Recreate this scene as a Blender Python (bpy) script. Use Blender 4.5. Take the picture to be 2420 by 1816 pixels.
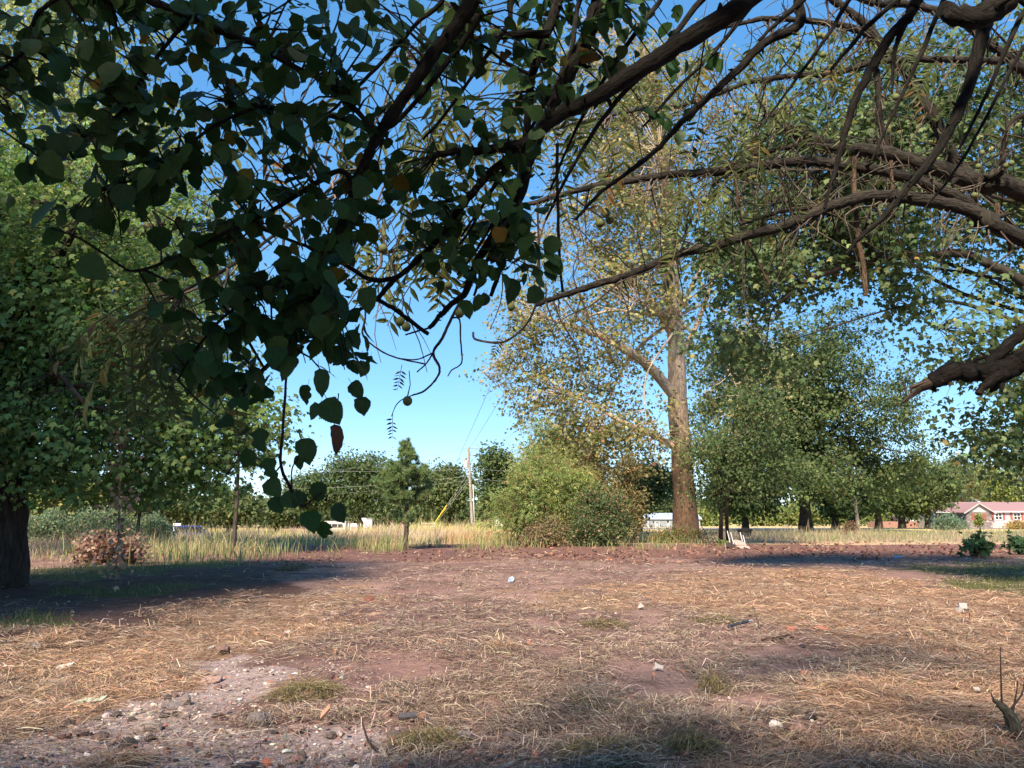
import bpy, math, random
import numpy as np
from mathutils import Vector

# ------------------------------------------------------------------ camera, sky, sun, exposure
for _o in list(bpy.data.objects):
    bpy.data.objects.remove(_o)
SC = bpy.context.scene
COL = SC.collection
W0, H0, FPX, PITCH, CAMZ = 2420.0, 1816.0, 1794.0, math.radians(10.0), 1.6
CAM = np.array([0.0, 0.0, CAMZ])
_cd = bpy.data.cameras.new('camera')
_cd.sensor_fit = 'HORIZONTAL'; _cd.sensor_width = 36.0
_cd.lens = FPX / W0 * 36.0
_cd.clip_start = 0.05; _cd.clip_end = 6000
_co = bpy.data.objects.new('camera', _cd); COL.objects.link(_co)
_co.location = CAM; _co.rotation_euler = (math.radians(90) + PITCH, 0, 0)
SC.camera = _co

SUN_EL, SUN_AZ = math.radians(42.0), math.radians(198.0)     # azimuth clockwise from +Y (north = view direction)
SUNV = Vector((math.sin(SUN_AZ) * math.cos(SUN_EL), math.cos(SUN_AZ) * math.cos(SUN_EL), math.sin(SUN_EL)))
world = bpy.data.worlds.new('World'); SC.world = world; world.use_nodes = True
_nt = world.node_tree; _nt.nodes.clear()
_sky = _nt.nodes.new('ShaderNodeTexSky'); _sky.sky_type = 'NISHITA'; _sky.sun_disc = False
_sky.sun_elevation = SUN_EL; _sky.sun_rotation = SUN_AZ
_sky.altitude = 0; _sky.air_density = 0.7; _sky.dust_density = 0.0; _sky.ozone_density = 4.0
_bg = _nt.nodes.new('ShaderNodeBackground'); _bg.inputs[1].default_value = 0.1
_wo = _nt.nodes.new('ShaderNodeOutputWorld')
_gm = _nt.nodes.new('ShaderNodeGamma'); _gm.inputs[1].default_value = 0.5
_hs = _nt.nodes.new('ShaderNodeHueSaturation'); _hs.inputs['Saturation'].default_value = 1.7
_nt.links.new(_sky.outputs[0], _gm.inputs[0]); _nt.links.new(_gm.outputs[0], _hs.inputs['Color']); _nt.links.new(_hs.outputs[0], _bg.inputs[0]); _nt.links.new(_bg.outputs[0], _wo.inputs[0])
_sd = bpy.data.lights.new('sun', 'SUN'); _sd.energy = 2.1; _sd.angle = math.radians(9.0); _sd.color = (1.0, 0.82, 0.62)
_so = bpy.data.objects.new('sun', _sd); COL.objects.link(_so)
_so.rotation_euler = (-SUNV).to_track_quat('-Z', 'Y').to_euler(); _so.location = (0, 0, 40)
SC.view_settings.view_transform = 'Standard'; SC.view_settings.look = 'None'
SC.view_settings.gamma = 1.0; SC.view_settings.exposure = 2.5
SC.cycles.max_bounces = 4; SC.cycles.diffuse_bounces = 2; SC.cycles.transmission_bounces = 2; SC.cycles.glossy_bounces = 2
SC.view_settings.use_curve_mapping = False

# ------------------------------------------------------------------ helpers
CT, ST = math.cos(PITCH), math.sin(PITCH)
def ray(px, py):
    u = (px - W0 / 2) / FPX; v = (H0 / 2 - py) / FPX
    return np.array([u, CT - v * ST, ST + v * CT])
def at(px, py, t):                      # a surveyed spot: picture bearing and distance t along the view axis
    return CAM + ray(px, py) * t
def gnd(px, py, z=0.0):
    d = ray(px, py); t = (z - CAMZ) / d[2]
    return CAM + d * t
def gt(px, py):
    return -CAMZ / ray(px, py)[2]

_tab = np.random.RandomState(7).rand(256, 256)
def n2(x, y, s=0):
    x = np.asarray(x, float) + s * 17.3; y = np.asarray(y, float) - s * 9.1
    xi = np.floor(x).astype(int); yi = np.floor(y).astype(int)
    fx = x - xi; fy = y - yi; fx = fx * fx * (3 - 2 * fx); fy = fy * fy * (3 - 2 * fy)
    a = _tab[xi & 255, yi & 255]; b = _tab[(xi + 1) & 255, yi & 255]
    c = _tab[xi & 255, (yi + 1) & 255]; d = _tab[(xi + 1) & 255, (yi + 1) & 255]
    return (a * (1 - fx) + b * fx) * (1 - fy) + (c * (1 - fx) + d * fx) * fy - 0.5
def hgt(x, y):
    x = np.asarray(x, float); y = np.asarray(y, float)
    near = np.clip(1.3 - np.hypot(x, y) / 60.0, 0.15, 1.0)
    h = 0.10 * n2(x / 3.1, y / 3.1, 1) + 0.05 * n2(x / .9, y / .9, 2) + 0.03 * n2(x / .33, y / .33, 3)
    m = np.exp(-((x + 11.4) ** 2 + (y - 17) ** 2) / 4.0) * 0.16
    k = np.clip((y - 58) / 12, 0, 1); q = np.clip((-16 - x) / 4, 0, 1); k = k * k * (3 - 2 * k); q = q * q * (3 - 2 * q)
    return h * near + m - .95 * k * q
def unit(a):
    return a / np.maximum(np.linalg.norm(a, axis=-1, keepdims=True), 1e-9)

class G:
    def __init__(s): s.V = []; s.F = []; s.C = []; s.T = []; s.n = 0
    def add(s, V, F, col=(.5, .5, .5), tc=None, mi=0):
        V = np.asarray(V, float).reshape(-1, 3); F = np.asarray(F, int)
        c = np.asarray(col, float)
        if c.ndim == 1: c = np.tile(c, (len(V), 1))
        s.V.append(V); s.C.append(c); s.T.append(V * 1.0 if tc is None else tc)
        s.F.append((F + s.n, mi)); s.n += len(V)
        return s
    def box(s, c, size, rot=0.0, col=(.5, .5, .5), mi=0, tilt=0.0, M=None):
        b = np.array([[x, y, z] for z in (-.5, .5) for y in (-.5, .5) for x in (-.5, .5)]) * np.asarray(size, float)
        if M is not None: b = b @ np.asarray(M).T
        if tilt:
            ct, st = math.cos(tilt), math.sin(tilt)
            b = b @ np.array([[ct, 0, st], [0, 1, 0], [-st, 0, ct]]).T
        cr, sr = math.cos(rot), math.sin(rot)
        b = b @ np.array([[cr, -sr, 0], [sr, cr, 0], [0, 0, 1]]).T + np.asarray(c, float)
        return s.add(b, [[0, 2, 3, 1], [4, 5, 7, 6], [0, 1, 5, 4], [2, 6, 7, 3], [0, 4, 6, 2], [1, 3, 7, 5]], col, mi=mi)
    def prism(s, poly, o, ex, ey, ez, d, col=(.5, .5, .5), mi=0):
        """polygon (2D) in the plane o + a*ex + b*ey, extruded d along ez"""
        p = np.asarray(poly, float); n = len(p); o = np.asarray(o, float)
        ex, ey, ez = (np.asarray(v, float) for v in (ex, ey, ez))
        A = o + p[:, :1] * ex + p[:, 1:] * ey; B = A + ez * d
        V = np.vstack([A, B]); c = np.vstack([A.mean(0), B.mean(0)])
        q = [[i, (i + 1) % n, n + (i + 1) % n, n + i] for i in range(n)]
        s.add(V, q, col, mi=mi)
        V2 = np.vstack([V, c])
        t = [[(i + 1) % n, i, 2 * n] for i in range(n)] + [[n + i, n + (i + 1) % n, 2 * n + 1] for i in range(n)]
        return s.add(V2, t, col, mi=mi)
    def tube(s, P, R, n=6, col=(.5, .5, .5), jit=0.0, rng=None, mi=0, sub=0, cap=True):
        P = np.asarray(P, float); R = np.broadcast_to(np.asarray(R, float), (len(P),)).copy()
        if sub and len(P) > 2: P, R = smooth(P, R, sub)
        m = len(P)
        T = np.gradient(P, axis=0); T = unit(T)
        nrm = np.zeros_like(P); a = np.array([0, 0, 1.0]) if abs(T[0, 2]) < .9 else np.array([1.0, 0, 0])
        nrm[0] = unit(np.cross(T[0], a))
        for i in range(1, m):
            v = nrm[i - 1] - T[i] * np.dot(nrm[i - 1], T[i]); nrm[i] = v / max(np.linalg.norm(v), 1e-9)
        bn = np.cross(T, nrm)
        ang = np.arange(n) * 2 * np.pi / n
        RR = R[:, None] * np.ones((1, n))
        if jit:
            RR = RR * (1 + jit * ((rng or np.random).rand(m, n) - .5) * 2)
        V = P[:, None] + RR[..., None] * (np.cos(ang)[None, :, None] * nrm[:, None] + np.sin(ang)[None, :, None] * bn[:, None])
        L = np.concatenate([[0], np.cumsum(np.linalg.norm(np.diff(P, axis=0), axis=1))])
        tc = np.stack([np.cos(ang)[None] * R[:, None], np.sin(ang)[None] * R[:, None], np.tile(L[:, None] * .25, (1, n))], -1)
        V = V.reshape(-1, 3); tc = tc.reshape(-1, 3)
        i = np.arange(m - 1)[:, None] * n; j = np.arange(n)[None]; k = (j + 1) % n
        F = np.stack([i + j, i + k, i + n + k, i + n + j], -1).reshape(-1, 4)
        s.add(V, F, col, tc, mi)
        if cap:
            for e, base in ((0, 0), (m - 1, (m - 1) * n)):
                Vc = np.vstack([V[base:base + n], P[e]])
                f = [[(q + 1) % n, q, n] for q in range(n)] if e == 0 else [[q, (q + 1) % n, n] for q in range(n)]
                s.add(Vc, f, col, np.vstack([tc[base:base + n], tc[base]]), mi)
        return s
    def mesh(s, name, mats, off=(0, 0, 0), smooth_=False):
        V = np.vstack(s.V) - np.asarray(off); C = np.vstack(s.C); T = np.vstack(s.T)
        me = bpy.data.meshes.new(name)
        me.vertices.add(len(V)); me.vertices.foreach_set('co', V.astype(np.float32).ravel())
        loops = np.concatenate([f.ravel() for f, _ in s.F]); sizes = np.concatenate([np.full(len(f), f.shape[1]) for f, _ in s.F])
        mis = np.concatenate([np.full(len(f), m) for f, m in s.F])
        me.loops.add(len(loops)); me.polygons.add(len(sizes))
        me.polygons.foreach_set('loop_start', np.concatenate([[0], np.cumsum(sizes)[:-1]]).astype(np.int32))
        me.loops.foreach_set('vertex_index', loops.astype(np.int32))
        me.polygons.foreach_set('material_index', mis.astype(np.int32))
        me.polygons.foreach_set('use_smooth', np.full(len(sizes), bool(smooth_)))
        a = me.attributes.new('col', 'FLOAT_COLOR', 'POINT')
        a.data.foreach_set('color', np.hstack([C, np.ones((len(C), 1))]).astype(np.float32).ravel())
        b = me.attributes.new('tc', 'FLOAT_VECTOR', 'POINT'); b.data.foreach_set('vector', T.astype(np.float32).ravel())
        for m in (mats if isinstance(mats, (list, tuple)) else [mats]): me.materials.append(m)
        me.update(calc_edges=True)
        return me

def smooth(P, R, sub):
    P = np.asarray(P, float); m = len(P)
    Q = np.vstack([2 * P[0] - P[1], P, 2 * P[-1] - P[-2]])
    out = []; rr = []
    for i in range(m - 1):
        p0, p1, p2, p3 = Q[i:i + 4]
        for k in range(sub):
            t = k / sub
            out.append(.5 * (2 * p1 + (p2 - p0) * t + (2 * p0 - 5 * p1 + 4 * p2 - p3) * t * t + (3 * p1 - p0 - 3 * p2 + p3) * t ** 3))
            rr.append(R[i] * (1 - t) + R[i + 1] * t)
    out.append(P[-1]); rr.append(R[-1])
    return np.array(out), np.array(rr)

BASE = {}
def thing(name, label, cat, base, group=None):
    o = bpy.data.objects.new(name, None); COL.objects.link(o); o.empty_display_size = .2
    o.location = [float(v) for v in base]; BASE[o.name] = np.asarray(base, float)
    o['label'] = label; o['category'] = cat
    if group: o['group'] = group
    return o
def part(name, g, mats, parent, kind=None, smooth_=False, label=None):
    off = BASE[parent.name]
    o = bpy.data.objects.new(name, g.mesh(name, mats, off, smooth_)); COL.objects.link(o)
    o.parent = parent; BASE[o.name] = off
    if kind: o['kind'] = kind
    if label: o['label'] = label
    return o
def solo(name, g, mats, base, label=None, cat=None, group=None, kind=None, smooth_=False):
    o = bpy.data.objects.new(name, g.mesh(name, mats, base, smooth_)); COL.objects.link(o)
    o.location = [float(v) for v in base]; BASE[o.name] = np.asarray(base, float)
    if label: o['label'] = label
    if cat: o['category'] = cat
    if group: o['group'] = group
    if kind: o['kind'] = kind
    return o

# ------------------------------------------------------------------ materials
def newmat(name):
    m = bpy.data.materials.new(name); m.use_nodes = True
    nt = m.node_tree; nt.nodes.clear()
    out = nt.nodes.new('ShaderNodeOutputMaterial')
    return m, nt, out
def N(nt, t, **kw):
    n = nt.nodes.new(t)
    for k, v in kw.items(): setattr(n, k, v)
    return n
def attr(nt, name):
    a = nt.nodes.new('ShaderNodeAttribute'); a.attribute_name = name; return a
def noise(nt, vec, scale, detail=3, rough=.6):
    n = nt.nodes.new('ShaderNodeTexNoise'); n.inputs['Scale'].default_value = scale
    n.inputs['Detail'].default_value = detail; n.inputs['Roughness'].default_value = rough
    if vec is not None: nt.links.new(vec, n.inputs['Vector'])
    return n
def ramp(nt, fac, stops):
    r = nt.nodes.new('ShaderNodeValToRGB'); e = r.color_ramp.elements
    while len(e) < len(stops): e.new(.5)
    for x, (p, c) in zip(e, stops): x.position = p; x.color = (*c, 1)
    nt.links.new(fac, r.inputs[0]); return r
def mulcol(nt, a, b, fac=1.0):
    m = nt.nodes.new('ShaderNodeMix'); m.data_type = 'RGBA'; m.blend_type = 'MULTIPLY'
    m.inputs[0].default_value = fac; nt.links.new(a, m.inputs[6]); nt.links.new(b, m.inputs[7]); return m.outputs[2]
def leaf_mat(name, transl=0.45, rough=.55):
    m, nt, out = newmat(name)
    c = attr(nt, 'col'); p = N(nt, 'ShaderNodeBsdfPrincipled'); p.inputs['Roughness'].default_value = rough
    p.inputs['Specular IOR Level'].default_value = .3
    nt.links.new(c.outputs['Color'], p.inputs['Base Color'])
    t = N(nt, 'ShaderNodeBsdfTranslucent'); h = N(nt, 'ShaderNodeHueSaturation')
    h.inputs['Saturation'].default_value = 1.15; h.inputs['Value'].default_value = 1.2
    nt.links.new(c.outputs['Color'], h.inputs['Color']); nt.links.new(h.outputs[0], t.inputs[0])
    x = N(nt, 'ShaderNodeMixShader'); x.inputs[0].default_value = transl
    nt.links.new(p.outputs[0], x.inputs[1]); nt.links.new(t.outputs[0], x.inputs[2]); nt.links.new(x.outputs[0], out.inputs[0])
    return m
def bark_mat(name, scale=14, bump=.5, dark=.45):
    m, nt, out = newmat(name)
    c = attr(nt, 'col'); tc = attr(nt, 'tc')
    n1 = noise(nt, tc.outputs['Vector'], scale, 5, .65); n2_ = noise(nt, tc.outputs['Vector'], scale * .3, 3)
    r1 = ramp(nt, n1.outputs[0], [(.36, (dark, dark, dark)), (.6, (1.15, 1.12, 1.08))])
    r2 = ramp(nt, n2_.outputs[0], [(.35, (.75, .78, .72)), (.65, (1.1, 1.08, 1.05))])
    p = N(nt, 'ShaderNodeBsdfPrincipled'); p.inputs['Roughness'].default_value = .9
    p.inputs['Specular IOR Level'].default_value = .15
    n3 = noise(nt, tc.outputs['Vector'], scale * .55, 4, .7); r3 = ramp(nt, n3.outputs[0], [(.55, (0, 0, 0)), (.68, (.55, .55, .55))])
    lx = N(nt, 'ShaderNodeMix', data_type='RGBA'); nt.links.new(r3.outputs[0], lx.inputs[0]); lh = N(nt, 'ShaderNodeHueSaturation'); lh.inputs['Value'].default_value = 1.5; lh.inputs['Saturation'].default_value = .6; lh.inputs['Hue'].default_value = .58
    base = mulcol(nt, mulcol(nt, c.outputs['Color'], r1.outputs[0]), r2.outputs[0]); nt.links.new(base, lh.inputs['Color']); nt.links.new(base, lx.inputs[6]); nt.links.new(lh.outputs[0], lx.inputs[7])
    nt.links.new(lx.outputs[2], p.inputs['Base Color'])
    b = N(nt, 'ShaderNodeBump'); b.inputs['Strength'].default_value = bump; b.inputs['Distance'].default_value = .02
    nt.links.new(n1.outputs[0], b.inputs['Height']); nt.links.new(b.outputs[0], p.inputs['Normal'])
    nt.links.new(p.outputs[0], out.inputs[0]); return m
def plain_mat(name, rough=.6, nscale=6, namp=.18, metal=0.0, spec=.3):
    """vertex colour with a little uneven wear"""
    m, nt, out = newmat(name)
    c = attr(nt, 'col'); tc = N(nt, 'ShaderNodeTexCoord')
    n1 = noise(nt, tc.outputs['Object'], nscale, 4)
    r1 = ramp(nt, n1.outputs[0], [(.3, (1 - namp,) * 3), (.7, (1 + namp * .6,) * 3)])
    p = N(nt, 'ShaderNodeBsdfPrincipled'); p.inputs['Roughness'].default_value = rough; p.inputs['Metallic'].default_value = metal
    p.inputs['Specular IOR Level'].default_value = spec
    nt.links.new(mulcol(nt, c.outputs['Color'], r1.outputs[0]), p.inputs['Base Color'])
    nt.links.new(p.outputs[0], out.inputs[0]); return m
M_LEAF = leaf_mat('foliage')
M_GRASS = leaf_mat('dry_grass', .25, .7)
M_BARK = bark_mat('bark')
M_BARKN = bark_mat('bark_near', 75, 1.0, .3)
M_PLAIN = plain_mat('painted')
M_ROCK = plain_mat('rock', .9, 40, .35)
M_GLOSS = plain_mat('gloss_paint', .25, 2, .05, 0, .5)

def glass_mat():
    m, nt, out = newmat('window_glass')
    p = N(nt, 'ShaderNodeBsdfPrincipled'); p.inputs['Base Color'].default_value = (.02, .025, .03, 1)
    p.inputs['Roughness'].default_value = .08; nt.links.new(p.outputs[0], out.inputs[0]); return m
M_GLASS = glass_mat()

def ground_mat():
    m, nt, out = newmat('soil')
    c = attr(nt, 'col'); g = N(nt, 'ShaderNodeNewGeometry')
    a = noise(nt, g.outputs['Position'], 1.3, 5, .65); b = noise(nt, g.outputs['Position'], 14, 5, .7); f = noise(nt, g.outputs['Position'], 70, 3, .7)
    r1 = ramp(nt, a.outputs[0], [(.3, (.72, .70, .70)), (.7, (1.22, 1.2, 1.16))])
    r2 = ramp(nt, b.outputs[0], [(.3, (.62, .60, .60)), (.68, (1.3, 1.28, 1.25))])
    r3 = ramp(nt, f.outputs[0], [(.3, (.65, .64, .64)), (.7, (1.35, 1.35, 1.35))])
    p = N(nt, 'ShaderNodeBsdfPrincipled'); p.inputs['Roughness'].default_value = .95; p.inputs['Specular IOR Level'].default_value = .1
    nt.links.new(mulcol(nt, mulcol(nt, mulcol(nt, c.outputs['Color'], r1.outputs[0]), r2.outputs[0]), r3.outputs[0]), p.inputs['Base Color'])
    bp = N(nt, 'ShaderNodeBump'); bp.inputs['Strength'].default_value = .8; bp.inputs['Distance'].default_value = .03
    nt.links.new(b.outputs[0], bp.inputs['Height']); nt.links.new(bp.outputs[0], p.inputs['Normal'])
    nt.links.new(p.outputs[0], out.inputs[0]); return m
M_SOIL = ground_mat()

def big_leaf_mat(name, stops, transl=.3):
    """near leaf: shade differs leaf by leaf, pale midrib and side veins along the blade"""
    m, nt, out = newmat(name)
    oi = N(nt, 'ShaderNodeObjectInfo'); a = attr(nt, 'col'); sx = N(nt, 'ShaderNodeSeparateColor'); nt.links.new(a.outputs['Color'], sx.inputs[0])
    ad = N(nt, 'ShaderNodeMath', operation='ADD'); nt.links.new(oi.outputs['Random'], ad.inputs[0]); nt.links.new(sx.outputs[0], ad.inputs[1])
    fr = N(nt, 'ShaderNodeMath', operation='FRACT'); nt.links.new(ad.outputs[0], fr.inputs[0])
    r = ramp(nt, fr.outputs[0], stops); r.color_ramp.interpolation = 'LINEAR'
    tc = attr(nt, 'tc'); s = N(nt, 'ShaderNodeSeparateXYZ'); nt.links.new(tc.outputs['Vector'], s.inputs[0])
    ab = N(nt, 'ShaderNodeMath', operation='ABSOLUTE'); nt.links.new(s.outputs[0], ab.inputs[0])
    m1 = N(nt, 'ShaderNodeMath', operation='MULTIPLY_ADD'); nt.links.new(ab.outputs[0], m1.inputs[0]); m1.inputs[1].default_value = -.8; nt.links.new(s.outputs[1], m1.inputs[2])
    w = N(nt, 'ShaderNodeMath', operation='MULTIPLY'); nt.links.new(m1.outputs[0], w.inputs[0]); w.inputs[1].default_value = 7.0
    fw = N(nt, 'ShaderNodeMath', operation='PINGPONG'); nt.links.new(w.outputs[0], fw.inputs[0]); fw.inputs[1].default_value = .5
    v1 = N(nt, 'ShaderNodeMath', operation='LESS_THAN'); nt.links.new(fw.outputs[0], v1.inputs[0]); v1.inputs[1].default_value = .045
    v2 = N(nt, 'ShaderNodeMath', operation='LESS_THAN'); nt.links.new(ab.outputs[0], v2.inputs[0]); v2.inputs[1].default_value = .014
    v = N(nt, 'ShaderNodeMath', operation='MAXIMUM'); nt.links.new(v1.outputs[0], v.inputs[0]); nt.links.new(v2.outputs[0], v.inputs[1])
    vs = N(nt, 'ShaderNodeMath', operation='MULTIPLY'); nt.links.new(v.outputs[0], vs.inputs[0]); vs.inputs[1].default_value = .45
    mx = N(nt, 'ShaderNodeMix', data_type='RGBA'); nt.links.new(vs.outputs[0], mx.inputs[0]); nt.links.new(r.outputs[0], mx.inputs[6]); mx.inputs[7].default_value = (.06, .085, .035, 1)
    n1 = noise(nt, tc.outputs['Vector'], 5, 4); rr = ramp(nt, n1.outputs[0], [(.3, (.75, .75, .75)), (.7, (1.15, 1.15, 1.15))])
    col = mulcol(nt, mx.outputs[2], rr.outputs[0])
    p = N(nt, 'ShaderNodeBsdfPrincipled'); p.inputs['Roughness'].default_value = .55; p.inputs['Specular IOR Level'].default_value = .25
    nt.links.new(col, p.inputs['Base Color'])
    t = N(nt, 'ShaderNodeBsdfTranslucent'); nt.links.new(col, t.inputs[0])
    x = N(nt, 'ShaderNodeMixShader'); x.inputs[0].default_value = transl
    nt.links.new(p.outputs[0], x.inputs[1]); nt.links.new(t.outputs[0], x.inputs[2]); nt.links.new(x.outputs[0], out.inputs[0])
    return m
GREEN_STOPS = [(0, (.02, .055, .015)), (.35, (.028, .075, .018)), (.7, (.036, .09, .02)), (.955, (.05, .11, .025)), (.975, (.15, .13, .016)), (.99, (.2, .11, .015)), (1, (.09, .04, .018))]
M_BIG = big_leaf_mat('mulberry_leaf', GREEN_STOPS, .34)
M_WAL = big_leaf_mat('walnut_leaf', [(0, (.06, .09, .03)), (.5, (.09, .12, .035)), (.85, (.13, .14, .04)), (.95, (.2, .15, .04)), (1, (.16, .08, .03))], .35)

def pal(rng, n, items, j=.18):
    w = np.array([i[0] for i in items], float); c = np.array([i[1] for i in items], float)
    k = rng.choice(len(items), n, p=w / w.sum())
    return np.clip(c[k] * (1 + j * rng.randn(n, 1)) * (1 + .06 * rng.randn(n, 3)), .004, .9)

# ------------------------------------------------------------------ leaf templates: (verts, faces) in leaf space x across, y along, z normal
def T_kite():
    return np.array([[0, 0, 0], [.32, .45, .06], [0, 1, -.05], [-.32, .45, .06]]), np.array([[0, 1, 2], [0, 2, 3]])
def T_maple():
    v = [[0, 0, 0], [.28, .12, .03], [.55, .55, -.04], [.2, .55, .04], [0, 1.0, -.06], [-.2, .55, .04], [-.55, .55, -.04], [-.28, .12, .03]]
    return np.array(v), np.array([[0, 1, 3], [1, 2, 3], [0, 3, 5], [3, 4, 5], [0, 5, 7], [7, 5, 6]])
def T_spray():   # a pair of narrow leaves
    v = [[0, 0, 0], [.16, .4, .05], [.1, 1, -.1], [-.06, .5, .03], [.3, .05, 0], [.62, .3, .05], [.85, .7, -.1], [.5, .5, 0]]
    return np.array(v), np.array([[0, 1, 2], [0, 2, 3], [4, 5, 6], [4, 6, 7]])
KITE, MAPLE, SPRAY = T_kite(), T_maple(), T_spray()

def scatter(g, tmpl, pos, axis, nrm, size, col, mi=0):
    tv, tf = tmpl; n = len(pos)
    axis = unit(axis); side = unit(np.cross(axis, nrm)); nrm = np.cross(side, axis)
    size = np.broadcast_to(np.asarray(size, float), (n,))
    V = pos[:, None] + size[:, None, None] * (tv[None, :, :1] * side[:, None] + tv[None, :, 1:2] * axis[:, None] + tv[None, :, 2:] * nrm[:, None])
    F = tf[None] + (np.arange(n) * len(tv))[:, None, None]
    C = np.repeat(col, len(tv), axis=0)
    g.add(V.reshape(-1, 3), F.reshape(-1, tf.shape[1]), C, np.tile(tv, (n, 1)), mi)

def blob(px, py, hw, hh, t, rd=None):
    s = t / FPX
    return np.concatenate([at(px, py, t), [hw * s, rd if rd else hw * s, hh * s]])

def twigs(g, S, E, r, col, rng, wob=.1):
    """thin three-sided twigs from the nearest limb point to each end point"""
    A = np.array([S[np.argmin(((S - e) ** 2).sum(1))] for e in E]); D = E - A; L = np.linalg.norm(D, axis=1, keepdims=True)
    Mid = (A + E) / 2 + rng.randn(len(E), 3) * wob * L + np.array([0, 0, 1.0]) * .06 * L
    u = unit(np.cross(D, [.3, .2, 1.0]) + 1e-6); v = unit(np.cross(D, u) + 1e-6)
    rings = []
    for P, k in ((A, 1.0), (Mid, .7), (E, .35)):
        for a in (0, 2.094, 4.189): rings.append(P + r * k * (math.cos(a) * u + math.sin(a) * v))
    V = np.stack(rings, 1).reshape(-1, 3)
    q = np.array([[i * 3 + j, i * 3 + (j + 1) % 3, i * 3 + 3 + (j + 1) % 3, i * 3 + 3 + j] for i in range(2) for j in range(3)])
    g.add(V, (q[None] + (np.arange(len(E)) * 9)[:, None, None]).reshape(-1, 4), col)

def make_tree(name, label, base, blobs, trunk, tr, ncl, lpc, lsize, palette, seed, sig=.6, tmpl=KITE, bark=(.07, .055, .045),
              limbs=14, group=None, gap=.0, shell=.45, droop=.3, extra_limbs=None, upright=.0, twig_r=.02, leafmat=None, cat='tree', limb_r=.4, fork=.45, zmin=.25, clear=0.0):
    rng = np.random.RandomState(seed)
    root = thing(name, label, cat, base, group)
    B = np.array(blobs); vol = (B[:, 3] * B[:, 4] * B[:, 5]) ** .75
    k = rng.choice(len(B), ncl * 2, p=vol / vol.sum())
    d = unit(rng.randn(ncl * 2, 3)); r = rng.rand(ncl * 2, 1) ** shell
    c = B[k, :3] + d * r * B[k, 3:]
    if gap > 0:
        s = 1.2 * np.mean(B[:, 3]) / 2.2
        q = n2(c[:, 0] / s + seed, c[:, 2] / s + c[:, 1] / s * .7, 4) + .5 * n2(c[:, 0] / s * 2.3, c[:, 2] / s * 2.3 - c[:, 1] / s, 5)
        c = c[q > np.quantile(q, gap)]
    c = c[c[:, 2] > zmin]
    if clear:
        tx = np.interp(c[:, 2], np.asarray(trunk)[:, 2], np.asarray(trunk)[:, 0]); c = c[~((abs(c[:, 0] - tx) < clear) & (c[:, 2] < 15) & (c[:, 1] < trunk[0][1] + .5) & (rng.rand(len(c)) < .8))]
    c = c[:ncl]
    # trunk
    trunk = np.asarray(trunk, float)
    gt_ = G(); R = tr * np.linspace(1, .45, len(trunk)); R[0] *= 1.25
    Pt, Rt = smooth(trunk, R, 4)
    gt_.tube(Pt, Rt, 12, bark, .06, rng)
    part('trunk', gt_, M_BARK, root, smooth_=True)
    # limbs to spread-out cluster centres
    gl = G(); samples = [Pt[int(len(Pt) * .5):]]
    if limbs:
        idx = [int(np.argmax(c[:, 2]))]; dist = np.linalg.norm(c - c[idx[0]], axis=1)
        for _ in range(limbs - 1):
            j = int(np.argmax(dist)); idx.append(j); dist = np.minimum(dist, np.linalg.norm(c - c[j], axis=1))
        for j in idx:
            e = c[j]; h = np.clip(e[2] * rng.uniform(.35, .75), Pt[0, 2] + (Pt[-1, 2] - Pt[0, 2]) * fork, Pt[-1, 2])
            a = Pt[np.argmin(abs(Pt[:, 2] - h))]; L = np.linalg.norm(e - a)
            m1 = a + (e - a) * .35 + np.array([0, 0, .14 * L]) + rng.randn(3) * .05 * L; m2 = a + (e - a) * .7 + np.array([0, 0, .1 * L]) + rng.randn(3) * .05 * L
            r0 = tr * limb_r * rng.uniform(.7, 1.1)
            P, RR = smooth([a, m1, m2, a + (e - a) * .97], np.array([r0, r0 * .7, r0 * .4, r0 * .12 + .006]), 4)
            gl.tube(P, RR, 6, bark, .08, rng); samples.append(P[3:])
    for P, w in (extra_limbs or []):
        P, RR = smooth(P, np.array(w), 4); gl.tube(P, RR, 8, bark, .06, rng); samples.append(P[3:])
    S = np.vstack(samples)
    twigs(gl, S, c, twig_r, bark, rng, .1)
    part('branches', gl, M_BARK, root, smooth_=True)
    # leaves
    n = len(c) * lpc; ci = np.repeat(np.arange(len(c)), lpc)
    sg = sig * rng.uniform(.6, 1.35, len(c))[ci][:, None]
    off = rng.randn(n, 3) * np.array([1, 1, .62]) * sg
    off[:, 2] -= droop * np.linalg.norm(off[:, :2], axis=1) * .6
    pos = c[ci] + off
    ok = pos[:, 2] > max(.12, zmin - .5); pos = pos[ok]; off = off[ok]; ci = ci[ok]; n = len(pos)
    ctr = B[:, :3].mean(0)
    outw = unit(pos - ctr)
    axis = unit(off) * .7 + rng.randn(n, 3) * .6 + np.array([0, 0, -.6 * droop - .2 + upright])
    nrm = np.array([0, 0, .55]) + outw * .45 + np.array(SUNV) * .6 + rng.randn(n, 3) * .5
    clt = 1 + .16 * rng.randn(len(c))[ci][:, None]
    col = np.clip(pal(rng, n, palette) * clt, .004, .9)
    gc = G(); scatter(gc, tmpl, pos, axis, nrm, lsize * rng.uniform(.5, 1.35, n), col)
    part('crown', gc, leafmat or M_LEAF, root, kind='stuff')
    return root

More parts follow.
